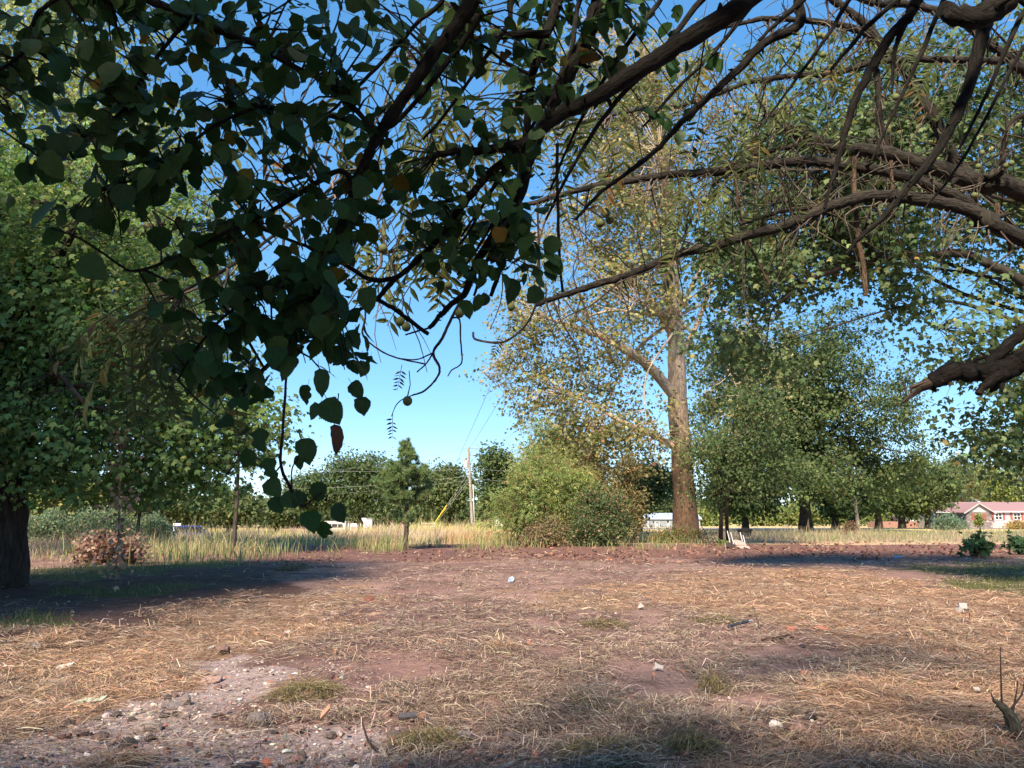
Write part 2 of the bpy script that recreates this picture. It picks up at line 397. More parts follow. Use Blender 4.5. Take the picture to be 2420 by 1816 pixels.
# ================================================================== GROUND
def inpoly(x, y, poly):
    r = np.zeros(np.shape(x), bool); n = len(poly)
    for i in range(n):
        x1, y1 = poly[i]; x2, y2 = poly[(i + 1) % n]
        cnd = ((y1 > y) != (y2 > y)); xx = (x2 - x1) * (y - y1) / (y2 - y1 + 1e-12) + x1
        r ^= cnd & (x < xx)
    return r
def wpoly(pts): return [tuple(gnd(px, py)[:2]) for px, py in pts]
ZONES = {
 'straw': [wpoly(p) for p in (
    [(-500, 1560), (100, 1490), (400, 1445), (640, 1405), (800, 1390), (930, 1420), (860, 1480), (560, 1530), (480, 1600), (470, 1640), (330, 1670), (220, 1720), (0, 1780), (-500, 1830)],
    [(1650, 1352), (2000, 1340), (2150, 1380), (2350, 1410), (2700, 1430), (2700, 1900), (1700, 1900), (1750, 1800), (1990, 1740), (1900, 1640), (1960, 1540), (1750, 1450), (1560, 1420), (1500, 1380)],
    [(1240, 1395), (1500, 1385), (1480, 1440), (1250, 1450)],
    [(1080, 1300), (1300, 1300), (1330, 1325), (1080, 1330)], [(180, 1830), (330, 1760), (330, 1850), (180, 1860)])],
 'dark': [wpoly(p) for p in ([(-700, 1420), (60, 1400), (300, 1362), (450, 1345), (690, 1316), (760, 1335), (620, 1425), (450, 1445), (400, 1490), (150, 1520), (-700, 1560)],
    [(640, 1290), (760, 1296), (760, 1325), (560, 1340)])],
 'gravel': [wpoly(p) for p in ([(520, 1560), (720, 1570), (660, 1640), (640, 1690), (820, 1740), (900, 1830), (900, 1900), (-600, 1900), (-600, 1830), (0, 1800), (220, 1720), (330, 1670), (470, 1640)],
    [(0, 1680), (230, 1675), (230, 1710), (0, 1735)], [(90, 1570), (260, 1560), (260, 1600), (90, 1610)])],
 'litter': [wpoly(p) for p in ([(1130, 1283), (1500, 1296), (1760, 1285), (2000, 1272), (2700, 1280), (2700, 1330), (2100, 1322), (1750, 1322), (1500, 1330), (1150, 1325)],
    [(620, 1292), (1130, 1283), (1150, 1325), (900, 1326), (700, 1340), (560, 1340)])],
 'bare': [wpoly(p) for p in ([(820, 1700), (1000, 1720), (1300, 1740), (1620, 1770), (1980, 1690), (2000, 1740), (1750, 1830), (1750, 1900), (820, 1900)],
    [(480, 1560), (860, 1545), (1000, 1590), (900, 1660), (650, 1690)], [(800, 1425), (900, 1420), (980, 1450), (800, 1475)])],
 'green': [wpoly(p) for p in ([(180, 1395), (470, 1372), (485, 1386), (300, 1412), (180, 1412)], [(50, 1345), (560, 1318), (580, 1335), (240, 1368), (50, 1378)],
    [(2160, 1338), (2700, 1320), (2700, 1425), (2330, 1405)], [(0, 1470), (130, 1455), (120, 1490), (0, 1500)])],
}
def in_zone(x, y, name):
    s = .02 * np.hypot(x, y) + .05
    xx = x + s * 2.2 * n2(x * .9, y * .9, 11) * 2; yy = y + s * 6 * n2(x * .7, y * .7, 12)
    xx = xx + s * 1.5 * n2(x * 3.1, y * 3.1, 13); yy = yy + s * 3 * n2(x * 3.1, y * 3.1, 14)
    r = np.zeros(np.shape(x), bool)
    for p in ZONES[name]: r |= inpoly(xx, yy, p)
    return r
def axis_pts(segs):
    out = []
    for a, b, n in segs: out += list(np.linspace(a, b, n, endpoint=False))
    return np.array(out + [segs[-1][1]])
def build_ground():
    ys = axis_pts([(-900, -40, 12), (-40, 2, 14), (2, 12, 130), (12, 25, 85), (25, 60, 70), (60, 200, 30), (200, 3200, 20)])
    xp = axis_pts([(0, 7, 88), (7, 16, 50), (16, 45, 44), (45, 250, 22), (250, 3000, 16)])
    xs = np.concatenate([-xp[:0:-1], xp])
    X, Y = np.meshgrid(xs, ys); Z = hgt(X, Y)
    x, y = X.ravel(), Y.ravel()
    c = np.tile([.23, .155, .138], (len(x), 1))
    w = (n2(x / 1.6, y / 2.4, 21) > .0); c[w] = [.185, .12, .108]
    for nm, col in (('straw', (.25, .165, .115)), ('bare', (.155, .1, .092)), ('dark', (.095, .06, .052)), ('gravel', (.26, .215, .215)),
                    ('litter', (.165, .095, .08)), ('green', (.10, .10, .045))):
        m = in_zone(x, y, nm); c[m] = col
    lft = in_zone(x, y, 'litter') & (x < -2); c[lft] = [.15, .085, .075]
    far = y > 48 + 3 * n2(x / 6, y / 6, 5); c[far] = [.44, .34, .22]
    lawn = (y > 88) & (x > 12); c[lawn] = [.56, .46, .24]
    c = c * (1 + .25 * n2(x / .5, y / .5, 8))[:, None]
    ny, nx = X.shape; i = np.arange(ny - 1)[:, None] * nx; j = np.arange(nx - 1)[None]
    F = np.stack([i + j, i + j + 1, i + nx + j + 1, i + nx + j], -1).reshape(-1, 4)
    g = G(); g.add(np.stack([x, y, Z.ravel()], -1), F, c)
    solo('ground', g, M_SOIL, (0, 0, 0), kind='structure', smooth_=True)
build_ground()

def strands(g, x, y, z, L, w, az, tilt, col, bend=.25, rng=np.random):
    n = len(x); d = np.stack([np.cos(az) * np.cos(tilt), np.sin(az) * np.cos(tilt), np.sin(tilt)], -1)
    side = np.stack([-np.sin(az), np.cos(az), 0 * az], -1) + .35 * rng.randn(n, 1) * np.array([0, 0, 1.0])
    p0 = np.stack([x, y, z], -1); b = (rng.randn(n, 1) * bend * L[:, None]) * np.cross(d, [0, 0, 1.0])
    p1 = p0 + d * (L * .5)[:, None] + b * .5 + np.array([0, 0, 1.0]) * (L * .07 * rng.rand(n))[:, None]
    p2 = p0 + d * L[:, None] - np.array([0, 0, 1.0]) * (L * np.sin(tilt) * .7)[:, None]
    s = side * (w * .5)[:, None]
    V = np.stack([p0 - s, p0 + s, p1 - s, p1 + s, p2 - s * .4, p2 + s * .4], 1).reshape(-1, 3)
    F = np.array([[0, 1, 3, 2], [2, 3, 5, 4]])[None] + (np.arange(n) * 6)[:, None, None]
    g.add(V, F.reshape(-1, 4), np.repeat(col, 6, axis=0))

def ground_sample(rng, n, py0, py1, px0=-350, px1=2770):
    px = rng.uniform(px0, px1, n); py = rng.uniform(py0, py1, n)
    u = (px - W0 / 2) / FPX; v = (H0 / 2 - py) / FPX
    t = -CAMZ / (ST + v * CT)
    return u * t, (CT - v * ST) * t
HAY = [(3, (0.318, 0.244, 0.178)), (3, (0.212, 0.161, 0.119)), (2.6, (0.111, 0.083, 0.067)), (1.6, (0.424, 0.333, 0.254)), (0.9, (0.53, 0.437, 0.356))]
GOLD = [(4, (0.4, 0.265, 0.17)), (2.5, (0.32, 0.205, 0.133)), (2, (0.5, 0.355, 0.244)), (1.4, (0.2, 0.135, 0.095)), (0.6, (0.58, 0.46, 0.35))]
def build_straw():
    rng = np.random.RandomState(3)
    x, y = ground_sample(rng, 150000, 1306, 1850)
    st = in_zone(x, y, 'straw'); keep = np.ones(len(x), bool)
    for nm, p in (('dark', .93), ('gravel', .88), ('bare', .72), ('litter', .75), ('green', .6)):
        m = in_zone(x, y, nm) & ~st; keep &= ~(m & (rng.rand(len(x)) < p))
    dens = n2(x / .8, y / 1.2, 31) + .6 * n2(x / .3, y / .3, 32)
    keep &= (dens > np.where(st, -.62, -.34) + .3 * rng.rand(len(x)))
    x, y, st, dens = x[keep], y[keep], st[keep], dens[keep]
    n = len(x); dd = np.hypot(x, y)
    col = pal(rng, n, HAY); gd = st & (rng.rand(n) < np.clip(.5 + 1.3 * n2(x / 1.3, y / 2, 35), .1, .95)); col[gd] = pal(rng, n, GOLD)[gd]
    az = 2.6 * n2(x / 1.5, y / 1.5, 33) * 2 + rng.randn(n) * .75 + np.pi * (rng.rand(n) < .5)
    L = rng.uniform(.06, .26, n) * (1 + dd / 60)
    w = rng.uniform(.003, .0062, n) * np.maximum(1, dd / 7.0)
    z = hgt(x, y) + .004 + rng.rand(n) ** 2 * .045 + np.clip(dens, 0, .6) * .13
    tilt = np.abs(rng.randn(n)) * .16 + (rng.rand(n) < .06) * rng.rand(n) * .7
    g = G(); strands(g, x, y, z, L, w, az, tilt, col, rng=rng)
    solo('straw', g, M_GRASS, (0, 0, 0), 'loose cut hay and golden straw strewn over the bare yard', 'straw', kind='stuff')
build_straw()

def rock_mesh(rng, n=1):
    t = (1 + 5 ** .5) / 2
    v = unit(np.array([[-1, t, 0], [1, t, 0], [-1, -t, 0], [1, -t, 0], [0, -1, t], [0, 1, t], [0, -1, -t], [0, 1, -t], [t, 0, -1], [t, 0, 1], [-t, 0, -1], [-t, 0, 1]], float))
    f = np.array([[0, 11, 5], [0, 5, 1], [0, 1, 7], [0, 7, 10], [0, 10, 11], [1, 5, 9], [5, 11, 4], [11, 10, 2], [10, 7, 6], [7, 1, 8], [3, 9, 4], [3, 4, 2], [3, 2, 6], [3, 6, 8], [3, 8, 9], [4, 9, 5], [2, 4, 11], [6, 2, 10], [8, 6, 7], [9, 8, 1]])
    return v, f
def build_pebbles():
    rng = np.random.RandomState(5)
    v, f = rock_mesh(rng)
    x, y = ground_sample(rng, 34000, 1420, 1850)
    gr = in_zone(x, y, 'gravel'); ba = in_zone(x, y, 'bare'); dk = in_zone(x, y, 'dark')
    k = gr & (rng.rand(len(x)) < .95) | ba & (rng.rand(len(x)) < .45) | dk & (rng.rand(len(x)) < .12) | (rng.rand(len(x)) < .05)
    x, y, gr = x[k], y[k], gr[k]; n = len(x)
    s = rng.lognormal(-4.75, .42, n) * (1 + np.hypot(x, y) / 40) * .85
    s = np.where(rng.rand(n) < .03, s * 2.0, s)
    S = s[:, None] * rng.uniform(.6, 1.3, (n, 3)) * np.array([1.1, 1.1, .65])
    a = rng.rand(n) * 6.28; ca, sa = np.cos(a)[:, None], np.sin(a)[:, None]
    P = v[None] * (1 + .25 * rng.randn(n, 12, 1)) * S[:, None]
    P = np.stack([P[..., 0] * ca - P[..., 1] * sa, P[..., 0] * sa + P[..., 1] * ca, P[..., 2]], -1)
    P = P + np.stack([x, y, hgt(x, y) + S[:, 2] * .35], -1)[:, None]
    col = pal(rng, n, [(4, (.30, .25, .235)), (3, (.22, .17, .16)), (2, (.42, .37, .35)), (1.2, (.16, .10, .085)), (.8, (.28, .12, .08)), (.35, (.6, .57, .54))], .2)
    g = G(); g.add(P.reshape(-1, 3), (f[None] + (np.arange(n) * 12)[:, None, None]).reshape(-1, 3), np.repeat(col, 12, 0))
    solo('gravel', g, M_ROCK, (0, 0, 0), 'small grey and pink pebbles spread over the dirt in front', 'gravel', kind='stuff')
build_pebbles()

def build_litter():
    rng = np.random.RandomState(6)
    x, y = ground_sample(rng, 26000, 1272, 1345); m = in_zone(x, y, 'litter') & (rng.rand(len(x)) < np.clip(.35 + 1.6 * n2(x / 1.8, y / 2.5, 51), .05, .8) * np.where(x < -2, .45, 1))
    x2, y2 = ground_sample(rng, 900, 1330, 1830)
    x = np.concatenate([x[m], x2]); y = np.concatenate([y[m], y2]); n = len(x)
    pos = np.stack([x, y, hgt(x, y) + .02 + .05 * rng.rand(n)], -1)
    far = np.hypot(x, y) / 45
    axis = rng.randn(n, 3) * np.array([1, 1, .35]); nrm = np.array([0, 0, 1.0]) + rng.randn(n, 3) * .5
    col = pal(rng, n, [(4, (.22, .11, .085)), (3, (.16, .085, .072)), (1.5, (.33, .16, .1)), (1.5, (.34, .25, .18)), (1, (.11, .068, .06))])
    g = G(); scatter(g, MAPLE, pos, axis, nrm, rng.uniform(.08, .19, n) * np.clip(far * 1.2, .35, 1.3), col)
    solo('leaf_litter', g, M_GRASS, (0, 0, 0), 'fallen reddish brown leaves along the far edge of the yard', 'leaf litter', kind='stuff')
build_litter()

def blades(g, x, y, h, w, col, rng, lean=.3, z0=None):
    n = len(x); az = rng.rand(n) * 6.28; ln = np.abs(rng.randn(n)) * lean
    p0 = np.stack([x, y, hgt(x, y) - .02 if z0 is None else z0], -1)
    d = np.stack([np.cos(az) * ln, np.sin(az) * ln, np.ones(n)], -1)
    p1 = p0 + d * (h * .55)[:, None]; p2 = p0 + d * h[:, None] * np.array([1.7, 1.7, 1.0])
    fa = rng.rand(n) * 6.28; s = np.stack([np.cos(fa), np.sin(fa), 0 * fa], -1) * (w * .5)[:, None]
    V = np.stack([p0 - s * .6, p0 + s * .6, p1 - s, p1 + s, p2], 1).reshape(-1, 3)
    k = (np.arange(n) * 5)[:, None, None]
    C = np.repeat(col, 5, axis=0)
    g.add(V, (np.array([[0, 1, 3, 2]])[None] + k).reshape(-1, 4), C)
    g.add(V, (np.array([[2, 3, 4]])[None] + k).reshape(-1, 3), C)
def build_grass():
    rng = np.random.RandomState(9)
    # short green grass in the yard
    x, y = ground_sample(rng, 60000, 1316, 1520); m = in_zone(x, y, 'green') & (rng.rand(len(x)) < .75); x, y = x[m], y[m]; n = len(x); dd = np.hypot(x, y)
    g = G(); blades(g, x, y, rng.uniform(.05, .14, n) * (1 + dd / 60), .006 * np.maximum(1, dd / 9), pal(rng, n, [(3, (.10, .12, .04)), (2, (.14, .15, .06)), (1, (.22, .2, .1))]), rng)
    solo('short_grass', g, M_GRASS, (0, 0, 0), 'short green grass growing in patches at the yard edges', 'grass', kind='stuff')
    # meadow of tall dry grass beyond the yard
    px = rng.uniform(-200, 2600, 110000); t = np.exp(rng.uniform(np.log(33), np.log(150), len(px)))
    x = (px - W0 / 2) / FPX * t; y = t
    left = px < 640
    edge = np.where(left, 33, np.where(px < 1060, 44, np.where(px < 1300, 46, 50))) + 2 * n2(x / 3, y / 3, 41) * 2
    lawn = (x > 12) & (y > 84)
    k = (y > edge) & ~(lawn & (rng.rand(len(x)) < .985)); x, y, px = x[k], y[k], px[k]; n = len(x)
    h = .4 * rng.lognormal(0, .4, n) * (1 + 1.1 * n2(x / 2.2, y / 3.5, 42))
    h = np.where((px < 1330), h * 1.25, h * .8); h = np.where(y > 75, h * 1.25, h)
    rose = n2(x / 7, y / 11, 44) > .05
    col = pal(rng, n, [(3, (.58, .48, .29)), (2.5, (.48, .42, .22)), (2, (.66, .54, .37)), (1, (.36, .36, .17))])
    c2 = pal(rng, n, [(3, (.64, .46, .38)), (2, (.54, .4, .32)), (1, (.44, .36, .24))]); col[rose] = c2[rose]
    yel = (y > 62) & (px < 1330) & ~rose; col[yel] = pal(rng, n, [(3, (.6, .54, .22)), (2, (.48, .47, .18)), (1.5, (.64, .52, .28))])[yel]
    rt = px > 1640; col[rt] = pal(rng, n, [(3, (.42, .34, .26)), (2, (.34, .29, .21)), (1.5, (.28, .28, .17)), (1, (.5, .42, .32))])[rt]
    grn = n2(x / 4, y / 9, 46) > .14; col[grn] = col[grn] * np.array([.62, .78, .6])
    sun_patch = (px > 1050) & (px < 1330) & (y < 60); col[sun_patch] = pal(rng, n, [(2, (.64, .36, .2)), (2, (.56, .42, .23)), (1, (.42, .4, .18))])[sun_patch]  # orange sunlight on this stretch is put into the grass colour
    col = col * np.array([.8, .82, .8])
    g = G(); blades(g, x, y, h, rng.uniform(.014, .036, n) * (y / 55), col, rng, .3)
    solo('meadow_grass', g, M_GRASS, (0, 0, 0), 'tall dry meadow grass standing beyond the cleared yard', 'grass', kind='stuff')
    # taller weed stems at the yard edge on the left and round the pine
    g = G()
    for (a, b, p0, p1, hh, m) in ((330, 640, 1300, 1330, .75, 1500), (850, 950, 1292, 1304, .8, 600), (560, 900, 1280, 1298, .5, 500), (1090, 1230, 1276, 1298, .8, 700), (60, 330, 1294, 1328, .6, 1300), (1850, 2300, 1262, 1282, .8, 1200), (1250, 1660, 1284, 1300, .5, 1000)):
        px = (a + b) / 2 + (b - a) * .36 * rng.randn(m); py = (p0 + p1) / 2 + (p1 - p0) * .4 * rng.randn(m); py = np.clip(py, 1250, 1345)
        t = -CAMZ / (ST + (H0 / 2 - py) / FPX * CT); x = (px - W0 / 2) / FPX * t; y = (CT - (H0 / 2 - py) / FPX * ST) * t
        k = n2(x / .8, y / 1.5, 61) > -.12; x, y = x[k], y[k]; q = len(x)
        blades(g, x, y, hh * .8 * rng.lognormal(0, .35, q), rng.uniform(.016, .034, q), pal(rng, q, [(3, (.2, .24, .09)), (2, (.36, .32, .16)), (1.5, (.15, .18, .07)), (1, (.3, .19, .12))]), rng, .28)
    solo('weed_stems', g, M_GRASS, (0, 0, 0), 'upright green weed stems along the edge of the yard', 'weeds', kind='stuff')
build_grass()

# ================================================================== TREES IN THE MIDDLE AND FAR DISTANCE
MAPLE_G = [(4, (0.15, 0.234, 0.072)), (3, (0.104, 0.182, 0.058)), (2, (0.195, 0.273, 0.078)), (0.4, (0.312, 0.299, 0.091))]
SILVER_G = [(4, (0.115, 0.172, 0.069)), (3, (0.086, 0.138, 0.057)), (1.5, (0.161, 0.207, 0.081)), (0.25, (0.299, 0.253, 0.092))]
DARK_G = [(4, (0.085, 0.13, 0.045)), (3, (0.06, 0.1, 0.036)), (1.5, (0.125, 0.165, 0.06))]
FAR_G = [(4, (0.11, 0.15, 0.055)), (3, (0.08, 0.12, 0.045)), (1.5, (0.15, 0.185, 0.07))]
YEL_G = [(4, (0.18, 0.228, 0.066)), (3, (0.132, 0.18, 0.054)), (1.5, (0.264, 0.264, 0.084))]
SYC = [(4, (0.27, 0.26, 0.105)), (3, (0.2, 0.22, 0.085)), (2, (0.34, 0.29, 0.125)), (1.8, (0.14, 0.175, 0.065)), (0.3, (0.4, 0.2, 0.1))]

# left: maple with the dark trunk at the picture's edge
b = gnd(-28, 1402)
make_tree('maple_tree', 'large green maple with a thick dark trunk at the left edge of the yard', b,
    [blob(60, 900, 400, 330, 17.5, 5.2), blob(330, 1000, 300, 190, 17.5, 4), blob(-120, 620, 420, 420, 17.5, 5), blob(200, 600, 330, 300, 18, 4),
     blob(110, 1110, 200, 100, 16.5, 3), blob(560, 950, 130, 100, 18, 2.4), blob(450, 1100, 150, 90, 18, 2)],
    [b, b + [.1, 0, 1.3], b + [0, .1, 2.8], b + [.2, .2, 5], b + [.1, .2, 9]], .62, 1150, 56, .128, MAPLE_G, 11, sig=.4, tmpl=MAPLE, bark=(.045, .036, .032), limbs=20, droop=.7, twig_r=.014, gap=.12, zmin=2.3)
_mp = bpy.data.objects['maple_tree']
def dead_branch():
    rng = np.random.RandomState(5); P = [at(262, 1040, 15.5), at(282, 1035, 15.5), at(285, 1090, 15.5), at(283, 1150, 15.5), at(281, 1230, 15.5), at(278, 1310, 15.5), at(272, 1345, 15.5)]
    P, R_ = smooth(np.array(P), np.linspace(.03, .01, 7), 5); g = G(); g.tube(P, R_, 6, (.26, .17, .13), .1, rng); part('hanging_dead_branch', g, M_BARK, _mp)
    n = 190; k = rng.randint(4, len(P), n); pos = P[k] + rng.randn(n, 3) * .16; g = G()
    scatter(g, MAPLE, pos, rng.randn(n, 3) * .5 + [0, 0, -1], rng.randn(n, 3) + [0, -.6, 0], rng.uniform(.08, .14, n), pal(rng, n, [(3, (.4, .3, .22)), (2, (.3, .2, .14)), (1, (.14, .1, .08))])); part('withered_leaves', g, M_LEAF, _mp, kind='stuff')
dead_branch()
b = np.array([-25.0, 34, 0.])
make_tree('silver_maple_tree', 'tall pale green tree rising behind the maple at the upper left', b,
    [blob(60, 200, 380, 430, 33, 6), blob(330, 520, 260, 330, 34, 6), blob(-100, 700, 400, 400, 33, 6), blob(420, 820, 190, 200, 35, 5)],
    [b, b + [0, 0, 4], b + [.5, 0, 9], b + [2.3, .3, 18]], .4, 1350, 52, .22, [(4, (.24, .29, .1)), (3, (.18, .235, .08)), (2, (.3, .32, .12))], 12, sig=.62, limbs=18, droop=.6, gap=.12)

# unseen tree added outside the left edge to shade the maple's lower half
b = np.array([-15.8, 2.0, 0.])
make_tree('unseen_shade_tree', 'unseen tall tree added outside the left edge to shade the maple', b,
    [[-15.8, 2, 15, 4.8, 5, 4.5], [-14.2, 2.5, 11, 4.5, 4.5, 3.5], [-18.2, 1.5, 11, 4.5, 4.5, 3.5]], [b, b + [.1, 0, 4], b + [0, .1, 9], b + [0, 0, 17]], .5, 420, 40, .42, DARK_G, 17, sig=.9, limbs=10)
# sycamore
b = gnd(1622, 1277); t0 = gt(1622, 1277)
SY = lambda *p: [at(q[0], q[1], t0 + (q[2] if len(q) > 2 else 0)) for q in p]
make_tree('sycamore_tree', 'tall sycamore with pale upper trunk and sparse brownish leaves', b,
    [blob(1440, 640, 230, 260, t0, 7), blob(1600, 420, 270, 330, t0, 7), blob(1310, 880, 190, 150, t0, 5), blob(1250, 760, 110, 110, t0, 4), blob(1690, 820, 190, 230, t0, 6), blob(1480, 250, 260, 240, t0, 6),
     blob(1430, 1010, 190, 110, t0, 5), blob(1640, 1080, 150, 90, t0 - 2, 4), blob(1370, 1110, 90, 70, t0, 3)],
    [b, *SY((1618, 1180), (1612, 1080), (1603, 980), (1600, 900), (1598, 800), (1590, 700), (1580, 560), (1570, 400), (1545, 250), (1520, 120))],
    .86, 1650, 28, .25, SYC, 13, sig=.6, tmpl=MAPLE, bark=(.5, .40, .34), limbs=16, gap=.3, droop=.4, shell=.5, limb_r=.18, twig_r=.03, clear=2.2,
    extra_limbs=[(SY((1598, 940), (1531, 864, -1), (1466, 820, -2), (1400, 787, -2), (1290, 752, -2)), [.42, .36, .3, .2, .08]),
                 (SY((1604, 1062), (1530, 1022, -1), (1466, 996, -2), (1400, 955, -2), (1330, 930, -2)), [.3, .22, .18, .12, .05]),
                 (SY((1594, 800), (1530, 700, 1), (1460, 630, 1), (1370, 560, 1)), [.3, .22, .15, .05]),
                 (SY((1600, 860), (1650, 760, 1), (1690, 640, 1), (1720, 500, 1)), [.28, .2, .15, .05])])
# darker shed bark on the lower trunk of the sycamore
_syc = [o for o in bpy.data.objects if o.name == 'sycamore_tree'][0]
for _c in _syc.children:
    if _c.name.startswith('trunk'):
        me = _c.data; co = np.zeros(len(me.vertices) * 3, np.float32); me.vertices.foreach_get('co', co); z = co.reshape(-1, 3)[:, 2]; th = co.reshape(-1, 3)[:, 0]
        k = np.clip((z - 6.2 + 3.0 * n2(th * 2.2, z * .6, 3)) / 7.0, 0, 1)[:, None]
        cc = np.array([.13, .085, .065]) * (1 - k) + np.array([.5, .40, .34]) * k
        me.attributes['col'].data.foreach_set('color', np.hstack([cc, np.ones((len(cc), 1))]).astype(np.float32).ravel())

# dark twin-stemmed tree to the right of the sycamore
b = gnd(1711, 1286)
make_tree('twin_stem_tree', 'dark leafy tree on two thin stems just right of the sycamore trunk', b,
    [blob(1720, 1080, 120, 110, 46, 3), blob(1780, 1000, 110, 130, 47, 3), blob(1690, 1150, 70, 50, 46, 2), blob(1830, 1110, 90, 80, 47, 2.5)],
    [gnd(1703, 1286), at(1704, 1220, 46), at(1700, 1150, 46), at(1712, 1040, 46)], .13, 260, 46, .2, DARK_G, 14, sig=.55, limbs=10, gap=.1, bark=(.06, .05, .045),
    extra_limbs=[([gnd(1720, 1284), at(1718, 1210, 46), at(1730, 1100, 46), at(1760, 1000, 46)], [.12, .11, .09, .04])])
# big spreading tree behind
b = gnd(1905, 1257); t0 = gt(1905, 1257)
make_tree('spreading_tree', 'broad dark green tree with a stout trunk in the dry grass, right of centre', b,
    [blob(1880, 860, 170, 130, t0, 8), blob(1960, 960, 190, 150, t0, 9), blob(1800, 1010, 200, 150, t0, 9), blob(2060, 1090, 170, 100, t0, 8), blob(1830, 1120, 190, 70, t0 - 6, 6), blob(1990, 1130, 150, 70, t0 - 4, 6), blob(1930, 800, 150, 90, t0, 6), blob(1770, 880, 140, 130, t0, 7), blob(2050, 930, 110, 120, t0, 7)],
    [b, *[at(x, y, t0) for x, y in ((1903, 1210), (1900, 1150), (1895, 1060), (1890, 950), (1890, 850))]], .72, 1300, 52, .4, DARK_G + [(1.5, (.14, .17, .07))], 15, sig=.66, limbs=22, gap=.3, bark=(.06, .05, .042), twig_r=.04)

# silver maple reaching in from the right
b = np.array([17.2, 19.5, 0.])
make_tree('overhanging_maple_tree', 'green maple hanging in from the right edge above the house', b,
    [blob(2300, 480, 420, 260, 20, 4), blob(1900, 480, 300, 200, 21, 4), blob(2480, 830, 260, 240, 19, 4), blob(2150, 260, 420, 200, 21, 4), blob(1800, 600, 170, 120, 21, 3), blob(2410, 1040, 100, 70, 18.5, 2), blob(2260, 740, 120, 100, 19, 2), blob(1740, 780, 120, 130, 22, 2.5)],
    [b, b + [0, 0, 3], b + [-.3, 0, 6], b + [-.2, 0, 12]], .5, 1300, 36, .155, SILVER_G, 16, sig=.4, tmpl=MAPLE, limbs=18, gap=.42, droop=.6, bark=(.06, .05, .045), twig_r=.011, limb_r=.22,
    extra_limbs=[([b + [-.2, 0, 5.2], at(2420, 669, 19.5), at(2341, 628, 19.5), at(2267, 600, 20), at(2063, 617, 20), at(1915, 661, 20), at(1860, 702, 20), at(1822, 739, 20), at(1810, 830, 20)], [.17, .14, .12, .1, .075, .055, .04, .03, .012])])

def far_tree(label, px, hw, top, t, seed, palette=FAR_G, bottom=1215, ncl=150, lpc=36, base_py=None, leaf=.5, name='background_tree', group='trees along the far side', trunk_r=None, gap=.12, squash=1.0):
    s = t / FPX; g0 = at(px, 1224, t); b = np.array([g0[0], g0[1], float(hgt(g0[0], g0[1])) - .05])
    hh = (bottom - top) / 2; rs = np.random.RandomState(seed)
    cy = (bottom + top) / 2
    bl = [blob(px, cy, hw * .92, hh, t, hw * s * .8)]
    for _ in range(4):
        a = rs.uniform(0, 6.28); bl.append(blob(px + hw * .5 * math.cos(a), cy + hh * .45 * math.sin(a), hw * .48, hh * .5, t, hw * s * .5))
    zt = at(px, top + hh * .6, t)[2]
    return make_tree(name, label, b, bl, [b, b + [0.1, 0, zt * .3], b + [0, .1, zt * .6], [b[0], b[1], zt]], trunk_r or hw * s * .075, ncl, lpc, leaf, palette, seed, sig=hw * s * .13 + .2, limbs=8, group=group, gap=gap, twig_r=.03, bark=(.075, .06, .05))
far_tree('round dark green tree behind the signs and the yield post', 850, 105, 1062, 120, 21, DARK_G, 1205, 300)
far_tree('lower left half of the dark tree pair behind the dangling leaves', 740, 75, 1110, 122, 22, DARK_G, 1215, 200)
far_tree('smooth rounded green tree between the young pine and the power pole', 1060, 75, 1092, 116, 23, FAR_G, 1215, 240)
far_tree('dark upright tree directly right of the power pole', 1180, 68, 1050, 108, 24, DARK_G, 1210, 280)
far_tree('low hedge-like tree left of the dark pair, near the left maple', 655, 75, 1178, 130, 25, FAR_G, 1238, 150)
far_tree('light green tree at the far left under the maple crown', 110, 110, 1110, 92, 26, YEL_G, 1230, 200)
far_tree('yellow green tree behind the blue weeds at left', 255, 90, 1130, 96, 27, YEL_G, 1232, 180)
far_tree('grey green tree directly behind the blue car', 410, 90, 1140, 98, 28, FAR_G, 1232, 200)
far_tree('green tree behind the slim pine trunk, right of the blue car', 540, 80, 1150, 100, 29, FAR_G, 1234, 180)
far_tree('tall green tree behind the thicket, left of the sycamore', 1330, 105, 1000, 68, 30, YEL_G, 1230, 330, leaf=.34)
far_tree('green tree seen between thicket and sycamore trunk', 1510, 90, 1080, 76, 31, FAR_G, 1215, 240, leaf=.36)
far_tree('dense dark tree between the spreading tree and the sycamore', 1760, 105, 1110, 98, 32, DARK_G, 1222, 220)
for i, (px, hw, top, lab) in enumerate(((1972, 45, 1120, 'first of the row of dark trees right of the spreading tree trunk'), (2012, 45, 1110, 'second tree of the row, just left of the pale snag'),
        (2075, 55, 1100, 'tree of the row just right of the pale snag'), (2130, 60, 1085, 'tree of the row standing before the red and white shed'))):
    far_tree(lab, px, hw, top, 104 + 3 * i, 40 + i, DARK_G, 1222, 150, trunk_r=.5)
far_tree('green tree just left of the house, tallest at the end of the row', 2190, 75, 1062, 112, 45, FAR_G, 1225, 240)
far_tree('tree with a browned top rising behind the left end of the house', 2255, 60, 1075, 150, 46, FAR_G + [(2, (.22, .13, .07))], 1200, 200)
far_tree('tall leafy tree behind the middle of the house', 2335, 65, 1085, 155, 47, YEL_G, 1205, 200)
far_tree('tall leafy tree behind the right end of the house', 2430, 80, 1070, 158, 48, FAR_G, 1205, 220)
for i, px in enumerate((1680, 1800, 1900, 2010, 2120)):
    far_tree(('yellow green hedge bush under the dark trees, %s along the road' % ('leftmost', 'second from left', 'middle one', 'second from right', 'rightmost')[i]), px, 70, 1190, 150, 60 + i, YEL_G, 1240, 90, name='hedge_bush', group='hedge along the road')
